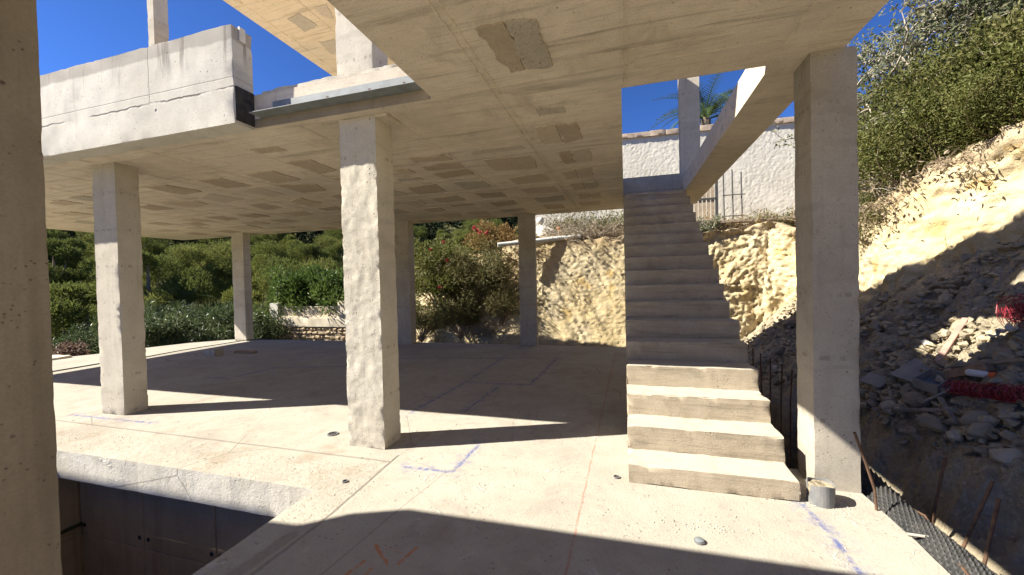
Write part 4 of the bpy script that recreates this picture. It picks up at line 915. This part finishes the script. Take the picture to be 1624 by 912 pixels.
# oleander hedge at the far left
ol = [make_bush('oleander_bush', 11+i, (1.15, 1.0, 1.1), 'oleander', 4200, .17, .021, 40, .34, 20, lift=.15) for i in range(3)]
k = 0
for x, y, s_ in [(-17.6, 8.6, .72), (-16.6, 9.0, .95), (-15.5, 9.4, 1.0), (-14.7, 10.0, .97), (-13.8, 10.6, 1.0), (-16.9, 10.3, 1.05), (-15.8, 10.9, 1.05), (-14.9, 11.5, 1.05), (-12.9, 10.9, .95)]:
    o = ol[k] if k < 3 else copy_tree(ol[k % 3]); k += 1
    row = 'front' if k < 6 or k == 9 else 'back'; gap = 'left of the sunlit left column' if -x/y > 1.95 else 'next to the slim far column' if -x/y < 1.36 else 'between the left sunlit and slim far columns'
    place(o, (x, y, -.95), k*1.3, s_, 'grey-green oleander in the '+row+' of the hedge, '+gap, 'oleander', 'oleanders in the '+row+' of the hedge, '+gap)
b = make_bush('red_leaved_bush', 31, (1.0, .8, .7), 'brown_leaf', 3000, .13, .03, 26, .3, 12); place(b, (-16.2, 7.3, -1.05), 0, 1.0, 'reddish brown leaved bush at the far left below the pines', 'bush')
b = make_bush('pittosporum_bush', 32, (.9, .8, .8), 'green', 2600, .12, .03, 24, .3, 12); place(b, (-18.8, 7.9, -1.35), 0, 1.0, 'yellow-green bush at the far left edge below the pines', 'bush')
# the tall laurel over the garden wall
b = make_bush('laurel_bush', 33, (1.55, 1.0, 1.35), 'green', 11000, .19, .03, 70, .42, 30, sr=.03, lift=.25); place(b, (-12.1, 12.5, .1), 0, 1.0, 'tall bright green shrub leaning over the lattice wall, left part', 'shrub')
b = make_bush('laurel_bush', 34, (1.25, .95, 1.2), 'green', 8000, .19, .03, 55, .4, 24, sr=.03, lift=.2); place(b, (-10.3, 12.6, .15), 1.9, 1.0, 'bright green shrub behind the lattice wall, next to the lumpy column', 'shrub')
b = make_bush('laurel_bush', 35, (.7, .7, 1.0), 'green', 3200, .17, .028, 30, .3, 14, sr=.02); place(b, (-13.5, 11.5, -.85), .4, 1.0, 'low green shrub at the left end of the stone wall', 'shrub')

# garden wall: rubble stone base, cream band, lattice blocks, post
gw = empty('garden_wall', (-11, 11.5, -.7), 'low garden wall of rubble stone with a cream band and lattice blocks', 'garden wall')
def gpin(o): return pin(o, gw)
gpin(MB().box(-12.78, -8.0, 11.5, 11.9, -1.0, .06).build('mortar_core', M['mortar']))
gpin(link('cream_band', rough_box('cream_band', -12.75, -8.0, 11.44, 11.9, .064, .37, seg=.12, amp=.008, chip=.015, seed=5), M['cream_wall']))
gpin(link('cap_course', rough_box('cap_course', -12.55, -8.0, 11.5, 11.8, .372, .44, seg=.12, amp=.006, chip=.015, seed=6), M['cream_wall']))
gpin(link('post', rough_box('post', -12.78, -12.4, 11.46, 11.8, .374, .92, seg=.1, amp=.008, chip=.02, seed=9), M['stucco']))
gpin(link('post', rough_box('post', -9.75, -9.2, 11.46, 11.8, .442, .98, seg=.1, amp=.008, chip=.02, seed=10), M['cream_wall']))
stones = [rock_mesh('stone', 500+i, 15, .7) for i in range(6)]
for s_ in stones: s_.materials.append(M['wall_stone'])
rgs = np.random.default_rng(15); z = -.62
while z < .02:
    x = -12.85; hh = rgs.uniform(.13, .19)
    while x < -9.1:
        w = rgs.uniform(.13, .32); o = link('stone', stones[rgs.integers(6)], parent=None); o.location = (x+w/2, 11.49+rgs.uniform(-.02, .03), z+rgs.uniform(-.02, .02))
        o.scale = (w*.58, .1, hh*.8); o.rotation_euler.y = rgs.uniform(-.3, .3); gpin(o); x += w*.95
    z += hh*.92
def lattice_block(name):
    m = MB(); t_ = .022; a = .17
    for sgn in (1, -1):
        for off in (-.085, 0, .085):
            pass
    m.box(-a/2, a/2, 0, .09, 0, t_).box(-a/2, a/2, 0, .09, a-t_, a).box(-a/2, -a/2+t_, 0, .09, t_, a-t_).box(a/2-t_, a/2, 0, .09, t_, a-t_)
    for s_ in (1, -1):
        mt = Matrix.Translation((0, .045, a/2)) @ Matrix.Rotation(s_*math.pi/4, 4, 'Y'); m.box(-.1, .1, -.038+.002*s_, .038+.002*s_, -.014, .014, mt)
    return m.mesh(name)
lb = lattice_block('lattice_block'); lb.materials.append(M['cream_wall'])
for r_ in range(2):
    for i in range(15):
        o = link('lattice_block', lb); o.location = (-12.28+.174*i, 11.58, .443+.174*r_); gpin(o)

# bank between lumpy column and grey far column
hb = make_bush('hibiscus_bush', 41, (1.2, .8, 1.35), 'olive', 7000, .12, .024, 56, .34, 26, sr=.018, lift=.1); place(hb, (-5.5, 11.1, .75), 0, 1.08, 'green shrub with red flowers on the bank by the grey far column', 'shrub')
fm = None
for x, y, z in [(-5.45, 10.4, 2.37), (-4.25, 10.6, 2.92), (-4.08, 10.6, 2.78), (-3.92, 10.6, 2.77), (-5.08, 10.4, 2.56), (-5.0, 10.4, 2.05), (-4.2, 10.6, 2.85), (-5.2, 10.3, 1.35)]:
    if fm is None:
        q = np.array([[math.cos(a), math.sin(a), .5] for a in np.linspace(0, 6.28, 6)[:-1]]*2); q[5:] = q[5:]*np.array([.6, .6, 2.0])
        fm = leaf_mesh('flower', np.zeros((10, 3)), q, .085, .04, rng.random(10), M['flower'])
    o = link('flower', fm); o.location = (x, y, z); o.rotation_euler = (rng.uniform(.6, 1.6), rng.uniform(-.5, .5), rng.uniform(0, 6)); pin(o, hb); o.matrix_parent_inverse = Matrix.Translation(-hb.location)
brs = [make_bush('broom_bush', 45+i, (.95, .6, .95), 'broom', 5200, .16, .011, 36, .34, 40, 'dry_twig', .012, lift=.1, updir=.2) for i in range(2)]
for i, (x, y, z, s_, lab) in enumerate([(-4.1, 10.95, 1.2, 1.1, 'thin-stemmed olive broom left of the grey far column, upper one'), (-4.75, 10.75, .05, .95, 'dry olive broom at the foot of the bank under the red flowers'), (-6.2, 11.0, -.1, .95, 'olive broom at the foot of the bank beside the far shaded column'), (-3.45, 10.8, .4, .75, 'olive broom on the bank hiding behind the grey far column')]):
    o = brs[i] if i < 2 else copy_tree(brs[i % 2]); place(o, (x, y, z), i*1.7, s_, lab, 'shrub')
b = make_bush('rust_bush', 49, (.8, .5, .55), 'rust_leaf', 2600, .11, .02, 24, .28, 16, 'dry_twig', lift=.05); place(b, (-3.9, 11.5, 2.45), 0, 1, 'rust coloured bush on top of the bank above the broom', 'shrub')
b = make_bush('green_bush', 50, (1.3, .8, .7), 'olive', 4200, .12, .03, 34, .34, 16, lift=.1); place(b, (-6.4, 12.9, 1.8), 0, 1, 'yellow-green bush on the bank behind the red flowers', 'shrub')
b = make_bush('green_bush', 51, (1.1, .7, .6), 'green', 3200, .12, .03, 28, .3, 14, lift=.1); place(b, (-7.5, 12.3, .4), 0, 1, 'bright green bush low on the bank beside the far shaded column', 'shrub')

# dead scrub hanging on the cliff edge
def scrub(name, seed, n, spread, hgt, droop, mat, r_=.006, leaf=None, nl=0):
    rg = np.random.default_rng(seed); e = bpy.data.objects.new(name, None); C.objects.link(e); m = MB(); tips = []
    for i in range(n):
        a = np.array([rg.normal()*spread*.45, rg.normal()*.15, 0]); d_ = unit(np.array([rg.normal(), rg.normal()*.7, rg.uniform(.1, 1.3)])); L_ = rg.uniform(.35, 1)*hgt; pts = []
        for j in range(6):
            t = j/5; pts.append(tuple(a+d_*L_*t+np.array([0, 0, -droop*t*t*L_])+rg.normal(size=3)*.03*L_)); 
        tips += pts[2:]; m.tube(pts, [r_*(1.2-t) for t in (0, .2, .4, .6, .8, 1)], 3, False)
        for b_ in range(2):
            q = np.array(pts[2+b_]); d2 = unit(d_+rg.normal(size=3)*.8); m.tube([tuple(q), tuple(q+d2*L_*.2), tuple(q+d2*L_*.38+rg.normal(size=3)*.03)], [r_*.6, r_*.5, r_*.25], 3, False)
    m.build('twigs', M[mat], e)
    if leaf:
        tips = np.array(tips); k = rg.integers(0, len(tips), nl); link('foliage', leaf_mesh('foliage', tips[k]+rg.normal(size=(nl, 3))*.04, unit(rg.normal(size=(nl, 3))), .07, .016, rg.random(nl), M[leaf]), None, e)
    return e
for i, (x, y, z, n, sp_, h_, dr, mt, lf, nl, lab) in enumerate([
    (-1.35, 11.7, 2.66, 260, 1.0, 1.05, .35, 'twig', 'dry', 3600, 'grey dead scrub on the cliff top right of the white finial'),
    (-.45, 11.8, 2.64, 240, .9, 1.0, .35, 'dry_twig', 'dry', 3200, 'brown dead scrub on the cliff top just left of the stairs'),
    (-.75, 12.4, 2.9, 140, .9, 1.2, .25, 'twig', 'olive', 3600, 'yellow-green weed growing among dead scrub on the cliff top'),
    (3.1, 12.0, 2.85, 150, 1.0, .75, .5, 'dry_twig', 'rust_leaf', 1500, 'brown dry scrub on the cliff top right of the gate'),
    (4.2, 11.9, 2.9, 150, 1.0, .85, .5, 'dry_twig', 'olive', 1800, 'dry bramble on the cliff top beside the tall column'),
    (2.2, 12.0, 2.8, 90, .3, .7, .3, 'twig', 'grey_leaf', 2600, 'grey-green lavender bush at the gate post'),
    (-2.75, 11.1, 2.35, 110, .6, .7, 1.4, 'dry_twig', 'dry', 700, 'dry roots hanging over the cliff corner behind the grey far column'),
    (-3.9, 10.7, .1, 120, .9, .7, .6, 'twig', 'dry', 900, 'dead brush at the foot of the bank')]):
    o = scrub('dead_scrub', 700+i, n, sp_, h_, dr, mt, .007, lf, nl); place(o, (x, y, z), 0, 1.0, lab, 'scrub')
rod('log', [(2.15, 11.75, 2.98), (3.0, 11.72, 2.99), (3.6, 11.68, 2.97), (4.4, 11.6, 2.98)], .055, M['bark'], 'long grey branch lying along the cliff top right of the stairs', 'branch')
rod('drain_pipe', [(-3.42, 10.45, 2.56), (-2.7, 10.75, 2.63), (-1.9, 11.05, 2.71), (-1.2, 11.35, 2.77)], .065, M['pipe_pale'], 'pale plastic pipe lying on the cliff edge behind the grey far column', 'pipe', n=12)
# white finial, boulders, urn
fi = empty('garden_finial', (-2.72, 13, 3.35), 'white ball finial on the cliff top beside the far column', 'finial')
m = MB(); m.tube([(0, 0, -.3), (0, 0, -.02), (0, 0, 0), (0, 0, .05), (0, 0, .08)], [.16, .14, .14, .07, .05], 14); m.build('foot', M['stucco'], fi, smooth=40)
m = MB(); m.tube([(0, 0, .07)]+[(0, 0, .2-.13*math.cos(a)) for a in np.linspace(.3, 2.84, 8)], [.05]+[.13*math.sin(a) for a in np.linspace(.3, 2.84, 8)], 16); m.build('ball', M['stucco'], fi, smooth=60)
rock(-2.45, 12.4, .42, 'rock_white', 'white boulder on the cliff top under the finial', z=2.95, rot=(0, 0, .4), sc=(1.1, .8, .8))
rock(-1.75, 12.7, .35, 'rock_white', 'pale boulder behind the scrub on the cliff top', z=2.9, rot=(.2, 0, 1.4))
rock(-2.2, 11.6, .17, 'rock_grey', 'dark brown stone on the pale pipe at the cliff edge', z=2.83, rot=(0, 0, .2))
ur = empty('flower_pot', (-1.9, 12.2, 2.95), 'small terracotta pot among the scrub on the cliff top', 'pot')
m = MB(); m.tube([(0, 0, 0), (0, 0, .18), (0, 0, .19), (0, 0, .23)], [.07, .11, .13, .13], 14); m.build('body', M['terracotta'], ur, smooth=40)
m = MB(); m.tube([(0, 0, .2305), (0, 0, .235)], .11, 14); m.build('soil', M['ground'], ur)

# white wall above the stairs
ww = empty('boundary_wall', (1.5, 14.2, 2.6), 'white textured boundary wall with a weathered coping behind the stairs', 'wall')
def wall_grid():
    xs_ = np.linspace(-3.6, 8.5, 420); zs = np.linspace(2.3, 6.32, 150); A, B = np.meshgrid(xs_, zs, indexing='ij')
    q = np.stack([A*11, A*0, B*8], -1); dsp = .010*(1-np.abs(fbm(q*1.3+0.6*fbm(q*.4, 93, 2)[..., None], 91, 3)))*(0.7+.5*fbm(q*.12, 95, 2))+.004*fbm(q*3, 92, 2)
    return grid_mesh('wall', A, 14.1+.06*A-dsp, B)
me = wall_grid(); o = pin(link('wall', me, M['stucco']), ww)
pin(MB().add([(-3.6, 13.95, 2.3), (8.5, 14.68, 2.3), (8.5, 14.95, 2.3), (-3.6, 14.2, 2.3), (-3.6, 13.95, 6.32), (8.5, 14.68, 6.32), (8.5, 14.95, 6.32), (-3.6, 14.2, 6.32)], [(2, 3, 7, 6), (4, 5, 6, 7), (0, 3, 7, 4), (1, 2, 6, 5)]).build('wall_back', M['stucco']), ww)
for i in range(24):
    x = -3.6+i*.5; me = rough_box('coping', 0, .494, -.06, .25, 0, .16+.02*(i % 3 == 0), seg=.08, amp=.008, chip=.03, seed=i); o = link('coping', me, M['coping']); o.location = (x, 14.08+.06*x, 6.325); o.rotation_euler.z = .06; pin(o, ww)
# gate
gt = empty('garden_gate', (2.6, 13.1, 2.7), 'iron gate with tan pickets at the foot of the white wall', 'gate')
MB().box(.07, .14, -.04, .04, -.3, 1.72).build('post', M['iron'], gt)
for i in range(6):
    MB().box(-.62+.115*i, -.54+.115*i, -.02, .02, -.1, 1.55+.02*(i % 2)).build('picket', M['tan_wood'], gt)
MB().box(-.66, .069, -.05, -.0205, .25, .31).build('rail', M['iron'], gt); MB().box(-.66, .069, -.05, -.0205, 1.15, 1.21).build('rail', M['iron'], gt)
sc = empty('shadow_grid', (3.3, 13.6, 2.8), 'dark iron grid standing in for a shadow on the white wall', 'grid')  # bars added where only a lattice shadow falls on the wall
for i in range(3): m = MB(); m.tube([(-.28+.25*i, 0, -.1), (-.28+.25*i, .1, 2.15-.1*i)], .022, 5); m.build('upright', M['iron'], sc)
for z in (.6, 1.25): m = MB(); m.tube([(-.32, .015, z), (.30, .015, z)], .016, 5); m.build('crossbar', M['iron'], sc)

# palms
def frond_mesh(name, L_, droop, n, seed, w=.32):
    rg = np.random.default_rng(seed); m = MB(); mid = []
    for i in range(n+1):
        t = i/n; mid.append((L_*t*math.cos(.25*t), 0, L_*(.55*t-droop*t*t)))
    m.tube(mid, [.025*(1-.85*i/n) for i in range(n+1)], 4, False)
    for i in range(2, n+1):
        p = Vector(mid[i]); d_ = (Vector(mid[i])-Vector(mid[i-1])).normalized(); t = i/n; wl = w*math.sin(min(1, t*1.05)*math.pi*.82+.25)
        for s_ in (1, -1):
            for sub in (0, .5):
                q = p-d_*sub*(L_/n); tip = q+Vector((d_.x*.55*wl+rg.normal()*.02, s_*wl, d_.z*.3*wl-.15*wl+.25*wl)); bw = d_*.018
                m.add([q-bw, q+bw, tip], [(0, 1, 2)])
    return m.mesh(name)
def palm(loc, nf, L_, lab, th, droop=.75, seed=0):
    e = empty('palm_tree', loc, lab, 'palm'); fr = [frond_mesh('frond', L_*(.85+.1*i), droop+.15*i, 16, seed+i) for i in range(3)]
    for f_ in fr: f_.materials.append(M['palm'])
    for i in range(nf):
        o = link('frond', fr[i % 3], parent=e); o.rotation_euler = (0, rng.uniform(-1.0, .35), i*2.399); o.location = (0, 0, 0)
    m = MB(); m.tube([(0, 0, -th), (.03, 0, -th*.5), (0, 0, 0), (0, 0, .1)], [.2, .17, .19, .08], 10); m.build('trunk', M['bark'], e); return e
palm((3.2, 17.2, 7.75), 34, 2.3, 'palm crown rising behind the white wall beside the upper column', 5.0, seed=3)
palm((-24.5, 16.5, .6), 16, 1.5, 'small fan palm before the pines above the oleander hedge', 3.0, .5, seed=8)

# bushes on the right cliff top
rb = [make_bush('lentisk_bush', 61+i, (1.1, .9, .9), 'olive', 12000, .06, .012, 60, .33, 26, 'dry_twig', lift=.05, low=-.6) for i in range(3)]
k = 0
for x, y, z, s_, lab in [(4.17, 8.21, 3.05, 1.01, 'olive green bush on the cliff edge just right of the tall column'), (4.52, 7.44, 3.18, 1.06, 'olive green bush second along the right cliff edge'), (4.73, 6.67, 3.40, 1.06, 'dense olive bush third along the right cliff edge'), (4.90, 5.89, 3.33, 1.11, 'olive bush at the right edge on the cliff top'),
    (3.96, 7.87, 2.32, 0.53, 'small green bush hanging on the cliff face right of the tall column'), (4.65, 8.73, 3.61, 1.11, 'olive bush behind the cliff edge right of the tall column'), (5.33, 6.92, 3.41, 1.22, 'olive bush standing higher behind the right cliff edge'), (5.08, 7.87, 3.57, 1.06, 'olive bush in the middle of the growth over the right cliff'), (5.59, 6.15, 3.51, 1.17, 'olive bush highest at the right edge of the view'), (4.52, 6.11, 3.35, 0.64, 'small olive bush at the right border just above the cliff face'), (4.60, 6.37, 3.53, 0.74, 'olive bush leaning over the cliff edge near the right border')]:
    o = rb[k] if k < 3 else copy_tree(rb[k % 3]); k += 1; place(o, (x, y, z-.25), k*2.1, s_, lab, 'bush')
# bare, vine-hung trees above them
def vine_tree(loc, seed, h_, spread, lab, nl):
    rg = np.random.default_rng(seed); e = empty('vine_tree', loc, lab, 'tree'); tr_ = MB(); br = MB(); tips = []
    lean = rg.normal(size=2)*.15; top = np.array([lean[0], lean[1], h_*.5]); tr_.tube([(0, 0, -.9), (lean[0]*.3, lean[1]*.3, h_*.2), tuple(top)], [.10, .08, .05], 7, False)
    def grow(a, d_, L_, r_, lev):
        pts = [a]; p = a.copy(); dd_ = d_.copy()
        for j in range(5):
            dd_ = unit(dd_+rg.normal(size=3)*.22+np.array([0, 0, .02])); p = p+dd_*L_/5; pts.append(p.copy())
        br.tube([tuple(q) for q in pts], [r_*(1-.13*j) for j in range(6)], 4 if lev < 2 else 3, False)
        if lev >= 1: tips.extend(pts[1:])
        if lev < 3:
            for j in range(3 if lev else 4):
                q = pts[2+j % 4]; grow(q, unit(dd_+rg.normal(size=3)*.75), L_*.62, r_*.5, lev+1)
    for i in range(6):
        a = i*1.05+rg.uniform(-.3, .3); grow(np.array([lean[0]*.8, lean[1]*.8, h_*rg.uniform(.2, .5)]), unit(np.array([math.cos(a)*spread, math.sin(a)*spread, rg.uniform(.25, 1.2)])), h_*.55, .035, 0)
    tr_.build('trunk', M['bark'], e); br.build('branches', M['twig'], e)
    tips = np.array(tips); tips = tips[rg.random(len(tips)) < .8]; kk = rg.integers(0, len(tips), nl)
    link('foliage', leaf_mesh('foliage', tips[kk]+rg.normal(size=(nl, 3))*.07, unit(rg.normal(size=(nl, 3))+np.array([0, 0, -.3])), .065, .02, np.clip(rg.random(nl), 0, 1), M['vine']), None, e)
vine_tree((4.43, 8.34, 3.32), 1, 2.07, 1.0, 'bleached leafless tree at the left of the growth over the right cliff', 1500)
vine_tree((4.95, 7.57, 3.49), 2, 2.25, 1.0, 'vine-hung pale twigged tree in the middle above the right cliff', 7500)
vine_tree((5.42, 6.71, 3.67), 3, 2.25, 1.1, 'vine-hung tree at the right edge above the cliff bushes', 8500)
vine_tree((5.68, 8.17, 3.67), 4, 2.43, 1.1, 'leafy vine-hung tree behind the others above the right cliff', 8000)
o = scrub('dead_scrub', 801, 80, .7, .5, 1.3, 'dry_twig', .005, 'dry', 300); place(o, (3.75, 7.55, 2.55), 1.4, 1.0, 'dry roots and brush hanging over the right cliff edge', 'scrub')
o = scrub('dead_scrub', 802, 50, .8, .35, 1.3, 'dry_twig', .005, 'dry', 250); place(o, (4.15, 6.65, 2.95), 1.5, 1.0, 'dry brush hanging over the cliff edge near the right border', 'scrub')
for i, (x, y, z, sd, lab) in enumerate([(4.15, 8.0, 2.75, 811, 'bleached dead twigs standing in the olive bush right of the tall column'), (4.75, 7.3, 3.5, 812, 'bleached dead twigs in the middle of the olive growth on the right cliff'), (5.0, 6.5, 3.7, 813, 'bleached dead twigs in the olive bush at the right border')]):
    o = scrub('dead_scrub', sd, 110, .8, 1.1, .2, 'twig', .005, 'dry', 500); place(o, (x, y, z), 1.2, 1.0, lab, 'scrub')
o = scrub('dead_scrub', 821, 260, 1.0, 1.25, .25, 'dry_twig', .006, 'broom', 5200); place(o, (-1.9, 12.9, 2.9), 0, 1.0, 'tall olive scrub before the white wall beside the finial', 'scrub')
o = scrub('dead_scrub', 822, 240, 1.0, 1.25, .25, 'twig', .006, 'broom', 4600); place(o, (-.3, 12.9, 2.9), 0, 1.0, 'tall grey and olive scrub before the white wall left of the stairs', 'scrub')
